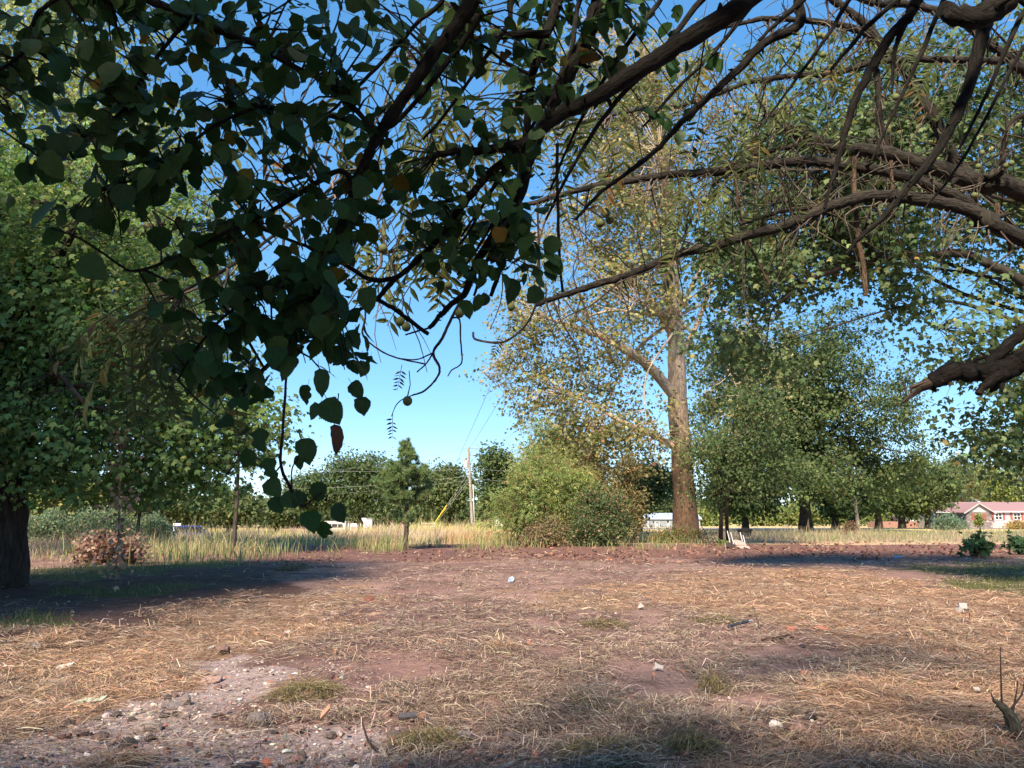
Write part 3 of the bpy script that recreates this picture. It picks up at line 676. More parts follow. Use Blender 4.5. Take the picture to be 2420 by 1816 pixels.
for i, px in enumerate((-60, 40, 700, 960, 1260, 1420, 1590, 2500)):
    far_tree('distant wood edge tree low on the horizon, %s' % ('off the left edge', 'far left', 'left of the dark pair', 'behind the young pine', 'behind the pole tree', 'behind the thicket', 'behind the sycamore', 'off the right edge')[i], px, 110, 1165, 185, 80 + i, FAR_G, 1240, 120, leaf=.7, group='distant wood edge')

# ------------------------------------------------------------------ pines
def pine(label, base, H, t, tr, whorls, seed, npu=2600, crown_from=.3):
    rng = np.random.RandomState(seed); root = thing('pine_tree', label, 'pine tree', base)
    base = np.asarray(base, float)
    g = G(); g.tube([base, base + [.03, 0, H * .3], base + [-.02, 0, H * .65], base + [0, 0, H * .98]], [tr, tr * .8, tr * .5, tr * .12], 9, (.075, .06, .055), .06, rng, sub=4)
    part('trunk', g, M_BARK, root, smooth_=True)
    gb = G(); gn = G(); tufts = []
    for fz, rad, cnt in whorls:
        for q in range(cnt):
            a = rng.rand() * 6.28; L = rad * rng.uniform(.65, 1.1); p0 = base + [0, 0, H * fz]
            p1 = p0 + [math.cos(a) * L * .55, math.sin(a) * L * .55, L * .12]; p2 = p0 + [math.cos(a) * L, math.sin(a) * L, L * rng.uniform(.25, .5)]
            gb.tube([p0, p1, p2], [.022, .014, .007], 4, (.1, .075, .06), sub=3, cap=False)
            for s in np.linspace(.3, 1, max(3, int(L / .16))):
                pc = p0 * (1 - s) ** 2 + 2 * p1 * s * (1 - s) + p2 * s * s
                for _ in range(4): tufts.append(pc + rng.randn(3) * .085 * (1.2 if s < 1 else .6))
    gb.tube([base + [0, 0, H * .2], base + [0, 0, H * .6], base + [0, 0, H * .96]], [.012, .01, .006], 4, (.1, .075, .06))
    for s in np.linspace(.86, 1.0, 9): tufts.append(base + [0, 0, H * s] + rng.randn(3) * .05)
    tufts = np.array(tufts); k = 44; n = len(tufts) * k; c = np.repeat(tufts, k, 0)
    d = unit(rng.randn(n, 3) + np.array([0, 0, .55])); L = rng.uniform(.1, .26, n)
    s = unit(np.cross(d, rng.randn(n, 3))) * .014
    V = np.stack([c - s, c + s, c + d * L[:, None]], 1).reshape(-1, 3)
    col = pal(rng, n, [(3, (.17, .26, .11)), (3, (.22, .31, .13)), (2, (.12, .19, .085)), (.6, (.32, .24, .11))])
    gn.add(V, np.arange(n * 3).reshape(-1, 3), np.repeat(col, 3, 0))
    part('branches', gb, M_BARK, root, smooth_=True); part('needles', gn, M_LEAF, root, kind='stuff')
    return root
b = gnd(958, 1299); t0 = gt(958, 1299); S = t0 / FPX
pine('young pine tree standing alone in the middle at the edge of the dirt', b, 262 * S, t0, .14,
     [(.24, 1.35, 2), (.41, 1.2, 8), (.49, 1.55, 11), (.57, 1.55, 11), (.65, 1.35, 10), (.73, .85, 7), (.80, .62, 5), (.87, .48, 5), (.94, .32, 4)], 71)
b = gnd(550, 1312); t0 = gt(550, 1312)
pine('pine with a slim bare trunk among weeds at left, top hidden by the maple', b, 7.6, t0, .11, [(.34, 1.2, 3), (.5, 1.6, 5), (.6, 1.8, 7), (.7, 1.6, 7), (.8, 1.2, 6), (.9, .7, 5)], 72)
b = gnd(322, 1290); t0 = gt(322, 1290)
pine('bluish pine half hidden behind the hanging maple branches at left', b, 6.5, t0, .1, [(.3, 1.8, 5), (.42, 1.8, 6), (.55, 1.7, 7), (.7, 1.3, 7), (.85, .8, 6)], 73)

# ------------------------------------------------------------------ shrubs and thicket
def shrub(name, label, px, base_py, hw, top, palette, seed, ncl=140, lpc=40, leaf=.16, tmpl=KITE, group=None, stems=8, stemcol=(.12, .085, .065), bot=.25, gap=.1, droop=.3, t=None, upright=0, cat='shrub'):
    rng = np.random.RandomState(seed)
    t = t or gt(px, base_py); s = t / FPX; b = at(px, base_py, t); b[2] = float(hgt(b[0], b[1]))
    root = thing(name, label, cat, b, group)
    H = at(px, top, t)[2] - b[2]; w = hw * s
    nb = ncl
    u = rng.rand(nb * 2); zz = bot * H + (1 - bot) * H * u ** .85
    prof = w * np.clip(1.15 - (zz / H) ** 2.2, .22, 1) * rng.rand(nb * 2) ** .45
    a = rng.rand(nb * 2) * 6.28
    K = 7; ka = rng.rand(K) * 6.28; kr = np.sqrt(rng.rand(K)) * .75; kh = rng.uniform(.5, 1.05, K); kh[0] = 1.0; kr[0] *= .4; kk = rng.randint(K, size=nb * 2)
    lr = .5 * prof; c = np.stack([b[0] + w * kr[kk] * np.cos(ka[kk]) + lr * np.cos(a), b[1] + w * kr[kk] * np.sin(ka[kk]) + lr * np.sin(a), b[2] + zz * kh[kk]], -1)
    if gap:
        q = n2(c[:, 0] * 1.1 + seed, c[:, 2] * 1.1 + c[:, 1], 3); c = c[q > np.quantile(q, gap)]
    c = c[:nb]
    gs = G(); S = []
    for i in range(stems):
        e = c[rng.randint(len(c))]; p0 = b + np.array([rng.uniform(-.35, .35) * w, rng.uniform(-.35, .35) * w, -.03])
        m = (p0 + e) / 2 + np.array([0, 0, .1 * H]) + rng.randn(3) * .06 * H
        P, R = smooth([p0, m, e], np.array([.022 + H * .006, .015 + H * .003, .006]), 4); gs.tube(P, R, 5, stemcol, .08, rng); S.append(P)
    S = np.vstack(S)
    twigs(gs, S, c, .012, stemcol, rng, .1)
    part('stems', gs, M_BARK, root, smooth_=True)
    n = len(c) * lpc; ci = np.repeat(np.arange(len(c)), lpc); off = rng.randn(n, 3) * (np.array([1, 1, .8]) * (.10 * w + .12)); pos = c[ci] + off
    ok = pos[:, 2] > b[2] + .02; pos, off, ci = pos[ok], off[ok], ci[ok]; n = len(pos)
    axis = unit(off) * .8 + rng.randn(n, 3) * .6 + np.array([0, 0, -.3 * droop + upright]); nrm = np.array([0, 0, .5]) + np.array(SUNV) * .6 + rng.randn(n, 3) * .6
    col = np.clip(pal(rng, n, palette) * (1 + .15 * rng.randn(len(c))[ci][:, None]), .004, .9)
    gc = G(); scatter(gc, tmpl, pos, axis, nrm, leaf * rng.uniform(.6, 1.3, n), col)
    part('foliage', gc, M_LEAF, root, kind='stuff')
    return root
SHR_L = [(4, (0.26, 0.33, 0.115)), (3, (0.2, 0.27, 0.09)), (2, (0.35, 0.37, 0.15)), (0.7, (0.42, 0.26, 0.13))]
SHR_D = [(4, (0.095, 0.14, 0.055)), (3, (0.065, 0.1, 0.042)), (1.5, (0.14, 0.18, 0.07)), (1.2, (0.32, 0.2, 0.13))]
SHR_O = [(3, (0.182, 0.182, 0.078)), (3, (0.13, 0.143, 0.065)), (2, (0.26, 0.208, 0.104)), (1, (0.364, 0.195, 0.104))]
shrub('sapling_thicket', 'light green sapling thicket left of the vine tangle, tallest shrub in front', 1300, 1294, 120, 985, SHR_L, 101, 330, 34, .26, tmpl=SPRAY, stems=22, t=47, droop=1.4, gap=.3)
shrub('sapling_thicket', 'pale drooping sapling at the left end of the thicket by the dry grass', 1228, 1296, 75, 1100, SHR_L, 102, 170, 34, .24, tmpl=SPRAY, stems=9, t=45, droop=1.4)
shrub('vine_tangle', 'dark green vine tangle with red leaves in the middle of the thicket', 1420, 1296, 80, 1165, SHR_D, 103, 260, 46, .15, stems=18, t=44, bot=.05)
shrub('vine_tangle', 'olive shrub with dead stems between vine tangle and sycamore', 1480, 1288, 65, 1080, SHR_O, 104, 220, 36, .18, stems=16, t=49, gap=.25)
shrub('vine_tangle', 'brownish vine covered tree stump shape behind the thicket centre', 1385, 1288, 60, 1020, SHR_O, 105, 230, 36, .19, stems=12, t=51, gap=.25)
shrub('bush', 'low dry brushy bush at the foot of the sapling thicket', 1290, 1300, 70, 1225, [(3, (.2, .16, .09)), (2, (.14, .17, .06)), (2, (.3, .2, .13))], 106, 130, 30, .14, stems=26, t=43.5, bot=.05, gap=.2)
shrub('bush', 'low bright weedy growth round the foot of the sycamore', 1600, 1290, 75, 1262, [(3, (.16, .2, .06)), (2, (.1, .14, .05)), (1.5, (.3, .14, .08))], 107, 110, 30, .15, stems=14, t=50, bot=.05)
shrub('bush', 'tiny bright green seedling at the twin stems beside the old chair', 1713, 1297, 9, 1279, [(1, (.22, .3, .07))], 108, 8, 16, .1, stems=3, t=43)
for i, (px, hw, top, py, lab) in enumerate(((70, 70, 1215, 1292, 'blue green feathery weed clump at the far left beside the maple trunk'), (170, 70, 1205, 1292, 'blue green feathery weed clump behind the brush pile, left half'),
        (270, 60, 1208, 1290, 'blue green feathery weed clump behind the brush pile, right half'), (360, 50, 1222, 1288, 'blue green feathery weed clump just left of the white mailbox'))):
    shrub('weed_clump', lab, px, py, hw, top, [(4, (.16, .23, .14)), (3, (.12, .18, .11)), (2, (.22, .28, .15)), (1, (.3, .28, .15))], 120 + i, 120, 40, .15, group='feathery weed clumps', stems=14, t=46 + i, bot=.1, upright=.9, gap=.1, cat='weeds')
shrub('dead_brush_pile', 'heap of dead branches with brown withered leaves under the maple', 265, 1332, 75, 1268, [(4, (.3, .19, .14)), (3, (.22, .13, .1)), (2, (.4, .28, .22)), (1, (.12, .08, .07))], 130, 120, 24, .14, tmpl=MAPLE, stems=34, stemcol=(.17, .1, .08), bot=.05, gap=.2, cat='brush pile')
shrub('bush', 'blue green shrub in front of the porch, left of the house gable', 2238, 1252, 42, 1222, [(3, (.17, .25, .17)), (2, (.13, .2, .13))], 131, 90, 30, .3, t=100, stems=8, bot=.05, upright=.5)
shrub('sapling', 'small bushy sapling in front of the stone gable', 2316, 1252, 9, 1219, YEL_G, 132, 24, 22, .3, t=104, stems=3, bot=.4, cat='sapling')
shrub('bush', 'low rusty ornamental grass bed along the right house wall', 2405, 1250, 34, 1238, [(3, (.42, .27, .12)), (2, (.35, .32, .12))], 133, 50, 26, .3, t=108, stems=8, bot=.05, upright=.9)
shrub('seedling', 'dark green broad leaved seedling in the grass below the house', 2318, 1318, 26, 1262, [(3, (.045, .1, .04)), (1, (.07, .13, .045))], 134, 22, 8, .26, tmpl=MAPLE, stems=6, bot=.3, cat='plant')
shrub('seedling', 'dark green broad leaved seedling at the right edge below the house', 2412, 1312, 22, 1270, [(3, (.045, .1, .04)), (1, (.07, .13, .045))], 135, 18, 8, .26, tmpl=MAPLE, stems=5, bot=.3, cat='plant')
shrub('bush', 'reddish brown weed by the foot of the pale snag', 2015, 1266, 20, 1238, [(3, (.2, .11, .08)), (1, (.14, .14, .07))], 136, 40, 26, .2, t=72, stems=7, bot=.05)

# far-off wood along the horizon: one mass
def far_wood():
    rng = np.random.RandomState(77)
    n = 9000; px = rng.uniform(-500, 2900, n); t = rng.uniform(190, 230, n)
    top = 1196 - 22 * n2(px / 90, px * 0, 3) * 2 - 10 * n2(px / 30, px * 0, 4)
    zt = np.array([at(a, b, c)[2] for a, b, c in zip(px, top, t)])
    c = np.stack([(px - W0 / 2) / FPX * t, t, zt * rng.rand(n) ** .6], -1)
    k = 9; ci = np.repeat(np.arange(n), k); pos = c[ci] + rng.randn(n * k, 3) * 1.0; pos[:, 2] = np.maximum(pos[:, 2], .1)
    m = len(pos); g = G()
    scatter(g, KITE, pos, rng.randn(m, 3) + [0, 0, -.3], rng.randn(m, 3) * .6 + [0, -.4, .8], rng.uniform(.7, 1.5, m), np.clip(pal(rng, m, FAR_G) * (1 + .2 * rng.randn(n)[ci][:, None]), .01, .5))
    solo('far_wood', g, M_LEAF, (0, 0, 0), 'low green wood line along the far horizon', 'wood', kind='stuff')
far_wood()

# ================================================================== BUILDINGS, ROAD, POLE, SIGNS, VEHICLES
def road():
    g = G(); y0, y1 = 112.0, 118.5; xs = np.linspace(14, 320, 30)
    V = []; F = []
    for i, x in enumerate(xs):
        V += [[x, y0 + .02 * (x - 14), .06], [x, y1 + .02 * (x - 14), .07]]
    for i in range(len(xs) - 1): F.append([2 * i, 2 * i + 2, 2 * i + 3, 2 * i + 1])
    g.add(V, F, (.34, .34, .37)); solo('road', g, M_PLAIN, (0, 0, 0), kind='structure')
road()

HT = 116.0
def hp(px, py, dt=0): return at(px, py, HT + dt)
WHITE = (.72, .72, .70)
def house():
    s = HT / FPX
    x0, x1, x2, x3 = (hp(p, 1224)[0] for p in (2242, 2283, 2344, 2478))
    Y = hp(2300, 1224)[1]; ez = hp(2300, 1210)[2]; rz = hp(2400, 1187)[2]; az = hp(2306, 1190)[2]; lz = hp(2260, 1197)[2]
    root = thing('house', 'single storey house with red roof, stone gable and white framed windows', 'house', (x1, Y, 0))
    def P(nm, g, mats=M_PLAIN, label=None, par=None): return part(nm, g, mats, par or root, label=label)
    siding = (.50, .44, .43); roofc = (.3, .185, .18)
    g = G(); g.box(((x2 + x3) / 2, Y + 5, ez / 2), (x3 - x2, 8, ez), col=siding); P('wall', g, label='pale siding wall of the right wing')
    for i in range(11):
        gb = G(); gb.box(((x2 + x3) / 2, Y + .985, .28 + i * (ez - .35) / 11), (x3 - x2 - .02, .03, (ez - .35) / 11 - .03), col=siding); P('siding_board', gb)
    g = G(); g.box(((x0 + x1) / 2, Y + 6.5, ez / 2), (x1 - x0, 5, ez), col=(.34, .33, .30)); P('wall', g, label='recessed porch wall of the left wing')
    # stone gable wing
    g = G(); g.box(((x1 + x2) / 2, Y + 2.5, ez / 2), (x2 - x1, 5, ez), col=(.16, .14, .135)); stone = P('wall', g, label='grey stone wall of the gable')
    rng = np.random.RandomState(4)
    z = .03
    while z < ez - .1:
        h = rng.uniform(.13, .2); x = x1 + rng.uniform(0, .1)
        while x < x2 - .1:
            w = min(rng.uniform(.25, .6), x2 - x - .02); gs = G(); gs.box((x + w / 2, Y - .02, z + h / 2), (w - .025, .07, h - .025), col=pal(rng, 1, [(2, (.26, .21, .20)), (2, (.19, .16, .16)), (1, (.33, .29, .28))])[0])
            part('stone', gs, M_ROCK, stone); x += w
        z += h
    g = G(); pk = (x1 + x2) / 2
    g.prism([(x1 - .1, ez), (x2 + .1, ez), (pk, az - .12)], (0, Y + .02, 0), (1, 0, 0), (0, 0, 1), (0, 1, 0), .3, (.48, .45, .44)); P('gable', g)
    # roofs: sloping slabs
    def slab(a, b, c, d, th=.14, col=roofc):
        q = np.array([a, b, c, d], float); gg = G(); gg.add(np.vstack([q, q + [0, 0, th]]), [[3, 2, 1, 0], [4, 5, 6, 7], [0, 1, 5, 4], [1, 2, 6, 5], [2, 3, 7, 6], [3, 0, 4, 7]], col); return gg
    P('roof', slab((x2 - 2.6, Y + .6, ez), (x3 + .5, Y + .6, ez), (x3 + .5, Y + 6, rz), (x2 - 2.6, Y + 6, rz)))
    P('roof', slab((x3 + .5, Y + 11, ez), (x2 - 2.6, Y + 11, ez), (x2 - 2.6, Y + 6, rz), (x3 + .5, Y + 6, rz)))
    P('roof', slab((x0 - .5, Y + 3.2, ez - .05), (x1 + 1, Y + 3.2, ez - .05), (x1 + 1, Y + 7.5, lz), (x0 - .5, Y + 7.5, lz)))
    P('gable_roof', slab((x1 - .45, Y - .4, ez - .2), (pk, Y - .4, az), (pk, Y + 6, az), (x1 - .45, Y + 6, ez - .2), .13))
    P('gable_roof', slab((pk, Y - .4, az), (x2 + .45, Y - .4, ez - .2), (x2 + .45, Y + 6, ez - .2), (pk, Y + 6, az), .13))
    for a, b in (((x1 - .5, ez - .28), (pk, az - .04)), ((pk, az - .04), (x2 + .5, ez - .28))):
        g = G(); L = math.hypot(b[0] - a[0], b[1] - a[1]); g.box(((a[0] + b[0]) / 2, Y - .46, (a[1] + b[1]) / 2 + .02), (L, .06, .16), tilt=-math.atan2(b[1] - a[1], b[0] - a[0]), col=(.4, .37, .36)); P('rake_board', g)
    g = G(); g.box(((x2 + .5 + x3) / 2, Y + .52, ez + .02), (x3 - x2 - .4, .12, .16), col=WHITE); P('gutter', g)
    g = G(); g.box(((x0 + x1) / 2 - .3, Y + 3.1, ez - .05), (x1 - x0 - .3, .12, .16), col=WHITE); P('gutter', g)
    g = G(); g.box((x2 + .35, Y + .96, ez / 2), (.45, .12, ez - .1), col=(.42, .25, .2)); P('brick_pier', g)
    def window(pa, pb, ya, yb, dy, shutters=True):
        a, b = hp(pa, ya), hp(pb, yb); w = b[0] - a[0]; h = a[2] - b[2]; cx, cz = (a[0] + b[0]) / 2, (a[2] + b[2]) / 2; yy = Y + dy
        g = G(); g.box((cx, yy, cz), (w + .2, .08, h + .2), col=WHITE); f = P('window', g)
        for k in (-.25, .25):
            for q in (-.25, .25):
                gp = G(); gp.box((cx + k * w, yy - .03, cz + q * h), (w * .4, .06, h * .42)); part('pane', gp, M_GLASS, f)
        if shutters:
            for sd in (-1, 1):
                gs = G(); gs.box((cx + sd * (w / 2 + .32), yy + .01, cz), (.32, .07, h + .15), col=(.36, .09, .08)); P('shutter', gs)
    window(2361, 2377, 1213, 1228, .93); window(2405, 2421, 1213, 1228, .93); window(2445, 2461, 1213, 1228, .93)
    window(2277, 2285, 1214, 1229, 3.96, False)
    for pa in (2300, 2326):
        a = hp(pa, 1214); b = hp(pa, 1231); g = G(); g.box((a[0], Y - .08, (a[2] + b[2]) / 2), (.55, .06, a[2] - b[2]), col=(.25, .085, .065)); sh = P('shutter', g, label='closed red brown shutter on the stone gable')
        for k in range(8):
            gl = G(); gl.box((a[0], Y - .12, b[2] + (k + .5) * (a[2] - b[2]) / 8), (.47, .03, .1), col=(.28, .1, .075)); part('slat', gl, M_PLAIN, sh)
    a = hp(2263, 1214); g = G(); g.box((a[0], Y + 3.96, 1.05), (.95, .08, 2.1), col=(.03, .03, .035)); P('door', g)
    for pa in (2246, 2255):
        a = hp(pa, 1214); g = G(); g.box((a[0], Y + 3.5, ez / 2), (.22, .22, ez), col=(.33, .2, .16)); P('porch_post', g)
house()

def barn():
    a = at(2238, 1197, 150); b = at(2335, 1197, 150); r = at(2238, 1178, 150)[2]; Y = a[1]
    root = thing('metal_roof_barn', 'building with a pale metal roof behind the left end of the red roofed house', 'building', ((a[0] + b[0]) / 2, Y, 0))
    g = G(); g.box(((a[0] + b[0]) / 2, Y + 3, a[2] / 2), (b[0] - a[0] - .6, 6, a[2]), col=(.5, .5, .52)); part('wall', g, M_PLAIN, root)
    q = np.array([(a[0], Y - .3, a[2]), (b[0], Y - .3, a[2]), (b[0] - .5, Y + 3.5, r), (a[0] + 1.2, Y + 3.5, r)])
    g = G(); g.add(np.vstack([q, q + [0, 0, .1]]), [[3, 2, 1, 0], [4, 5, 6, 7], [0, 1, 5, 4], [1, 2, 6, 5], [2, 3, 7, 6], [3, 0, 4, 7]], (.66, .67, .72)); rf = part('roof', g, M_PLAIN, root)
    for i in range(14):
        u = (i + .5) / 14; p = q[0] * (1 - u) + q[1] * u; e = q[3] * (1 - u) + q[2] * u
        gg = G(); gg.tube([p + [0, 0, .12], e + [0, 0, .12]], .03, 4, (.7, .71, .75)); part('roof_rib', gg, M_PLAIN, rf)
barn()
def shed():
    t = 125.0; a = at(2134, 1240, t); b = at(2190, 1240, t); Y = a[1]; top = at(2150, 1221, t)[2]; mid = at(2150, 1233, t)[2]
    root = thing('roadside_shed', 'low brick shed with bluish white windows left of the house', 'building', ((a[0] + b[0]) / 2, Y, 0))
    g = G(); g.box(((a[0] + b[0]) / 2 - 2, Y + 2, mid / 2), (b[0] - a[0] + 4, 4, mid), col=(.3, .17, .14)); part('brick_wall', g, M_PLAIN, root)
    g = G(); g.box(((a[0] + b[0]) / 2, Y + 2.1, (top + mid) / 2), (b[0] - a[0], 3.6, top - mid), col=(.38, .22, .18)); part('upper_wall', g, M_PLAIN, root)
    for i in range(3):
        g = G(); g.box((a[0] + (i + .5) * (b[0] - a[0]) / 3, Y + .28, (top + mid) / 2), ((b[0] - a[0]) / 3 - .25, .06, (top - mid) * .85), col=(.6, .66, .75)); part('window', g, M_PLAIN, root)
    g = G(); g.box(((a[0] + b[0]) / 2, Y + 2, top + .08), (b[0] - a[0] + .6, 4.4, .16), col=(.3, .28, .28)); part('roof', g, M_PLAIN, root)
shed()
def metal_building():
    t = 128.0; a = at(1528, 1245, t); b = at(1655, 1245, t); Y = a[1]; h = at(1560, 1214, t)[2]; e = at(1560, 1228, t)[2]
    root = thing('metal_shed', 'long low blue grey metal shed behind the sycamore trunk', 'building', ((a[0] + b[0]) / 2, Y, 0))
    g = G(); g.box(((a[0] + b[0]) / 2, Y + 3, e / 2), (b[0] - a[0], 6, e), col=(.3, .35, .41)); part('wall', g, M_PLAIN, root)
    q = np.array([(a[0] - .3, Y - .3, e), (b[0] + .3, Y - .3, e), (b[0] + .3, Y + 3, h), (a[0] - .3, Y + 3, h)])
    g = G(); g.add(np.vstack([q, q + [0, 0, .1]]), [[3, 2, 1, 0], [4, 5, 6, 7], [0, 1, 5, 4], [1, 2, 6, 5], [2, 3, 7, 6], [3, 0, 4, 7]], (.32, .4, .5)); part('roof', g, M_PLAIN, root)
    for i in range(5):
        g = G(); x = a[0] + (i + .5) * (b[0] - a[0]) / 5; g.box((x, Y - .05, e * .45), (.9, .06, e * .7), col=(.22, .25, .29)); part('doorway', g, M_PLAIN, root)
metal_building()

# power pole
def pole():
    t = 93.0; b = at(1117, 1224, t); b[2] = 0
    top = at(1107, 1057, t); root = thing('power_pole', 'wooden power pole with grey transformer in the meadow', 'utility pole', b)
    g = G(); g.tube([b, b * .5 + top * .5, top], [.19, .165, .13], 12, (.36, .34, .33), .02, np.random.RandomState(1), sub=6); part('pole', g, M_BARK, root, smooth_=True)
    c = at(1101, 1098, t); g = G()
    g.tube([c + [0, -.1, -.42], c + [0, -.1, -.4], c + [0, -.1, .36], c + [0, -.1, .42]], [.2, .29, .29, .22], 16, (.45, .45, .45)); tf = part('transformer', g, M_PLAIN, root)
    for dx in (-.1, .12):
        g = G(); g.tube([c + [dx, -.1, .4], c + [dx, -.1, .5], c + [dx, -.1, .6], c + [dx, -.1, .7]], [.05, .07, .05, .03], 8, (.3, .2, .16)); part('bushing', g, M_PLAIN, tf)
    g = G(); g.box(c + [.28, -.05, .1], (.3, .1, .12), col=(.3, .3, .3)); part('bracket', g, M_PLAIN, root)
    # service mast beside the pole
    m0 = at(1121, 1240, t); m1 = at(1118, 1146, t); g = G(); g.tube([m0, (m0 + m1) / 2, m1], .055, 8, (.72, .73, .70)); part('conduit_mast', g, M_PLAIN, root)
    for py in (1147, 1190):
        g = G(); a = at(1119, py, t); g.box(a - [.18, 0, 0], (.55, .06, .07), col=(.6, .6, .58)); part('standoff', g, M_PLAIN, root)
    for py, L in ((1060, 1.2), (1078, .6)):
        g = G(); a = at(1110, py, t); g.tube([a, a + [L * .5, 0, .03], a + [L, 0, -.05]], .03, 6, (.25, .2, .2)); part('cross_arm', g, M_PLAIN, root)
    g = G(); a = at(1110, 1076, t); g.tube([a, a + [.12, -.1, .1], a + [.14, -.1, -.12]], .05, 8, (.3, .3, .32)); part('cutout_fuse', g, M_PLAIN, root)
    g = G(); a = at(1112, 1122, t); g.box(a + [.05, -.16, 0], (.2, .12, .5), col=(.12, .1, .1)); part('junction_box', g, M_PLAIN, root)
    # wires
    def wire(label, a, e, sag, r=.014, col=(.16, .17, .17)):
        P = [a + (e - a) * u - np.array([0, 0, sag * 4 * u * (1 - u)]) for u in np.linspace(0, 1, 14)]
        gw = G(); gw.tube(P, r, 5, col); solo('power_wire', gw, M_PLAIN, np.array(a), label, 'wire', 'wires at the power pole')
    w0 = at(1110, 1060, t)
    wire('upper left of two power lines climbing steeply right from the pole', at(1060, 1135, t), at(1385, 380, 38), .3, .018)
    wire('second power line climbing right from the pole top', w0, at(1420, 530, 42), .3, .018)
    wire('short power line climbing right above the dark tree', at(1185, 1048, t), at(1560, 690, 60), .2, .016)
    wire('line from the pole top running left and down', at(1105, 1060, t), at(560, 1130, 140), .8, .016)
    wire('line from the pole top running right', w0, at(1420, 1068, 130), .5, .014)
    wire('middle cable running right from the pole', at(1112, 1107, t), at(1420, 1112, 130), .5, .022, (.3, .3, .28))
    wire('lower cable running right from the pole', at(1114, 1131, t), at(1420, 1136, 130), .5, .022, (.3, .32, .28))
    wire('cable crossing left behind the young pine, upper', at(1108, 1110, t), at(480, 1100, 135), .6, .018, (.2, .22, .21))
    wire('cable crossing left behind the young pine, lower', at(1110, 1125, t), at(480, 1142, 135), 1.2, .02, (.2, .22, .21))
    wire('lowest cable crossing left behind the dangling leaves', at(1111, 1135, t), at(600, 1172, 135), .6, .016, (.2, .22, .21))
    wire('pale line above the trees left of the house', at(2150, 1062, 120), at(2440, 1072, 100), .3, .018, (.35, .35, .34))
    wire('pale line just above the house roof', at(2230, 1116, 120), at(2440, 1128, 100), .2, .015, (.35, .35, .34))
    # guy wires with yellow guards
    for i, (tx, ty, gx, gy, yx, yy) in enumerate(((1109, 1115, 1025, 1240, 1050, 1190), (1110, 1128, 1022, 1243, 1058, 1200), (1111, 1134, 1024, 1246, None, None))):
        a = at(tx, ty, t); e = at(gx, gy, t - 2); e[2] = max(e[2], 0.0)
        gy_ = G(); gy_.tube([a, a * .5 + e * .5, e], .014, 5, (.3, .32, .3)); gw = thing('guy_wire', 'guy wire on the left side of the power pole, %s' % ('upper one with yellow guard', 'middle one with yellow guard', 'lowest one without a guard')[i], 'guy wire', e, 'guy wires of the power pole')
        part('cable', gy_, M_PLAIN, gw)
        if yx:
            q = e + (a - e) * .36; gg = G(); gg.tube([e + (a - e) * .04, e * .5 + q * .5, q], .045, 8, (.75, .55, .03)); part('guard', gg, M_PLAIN, gw)
pole()

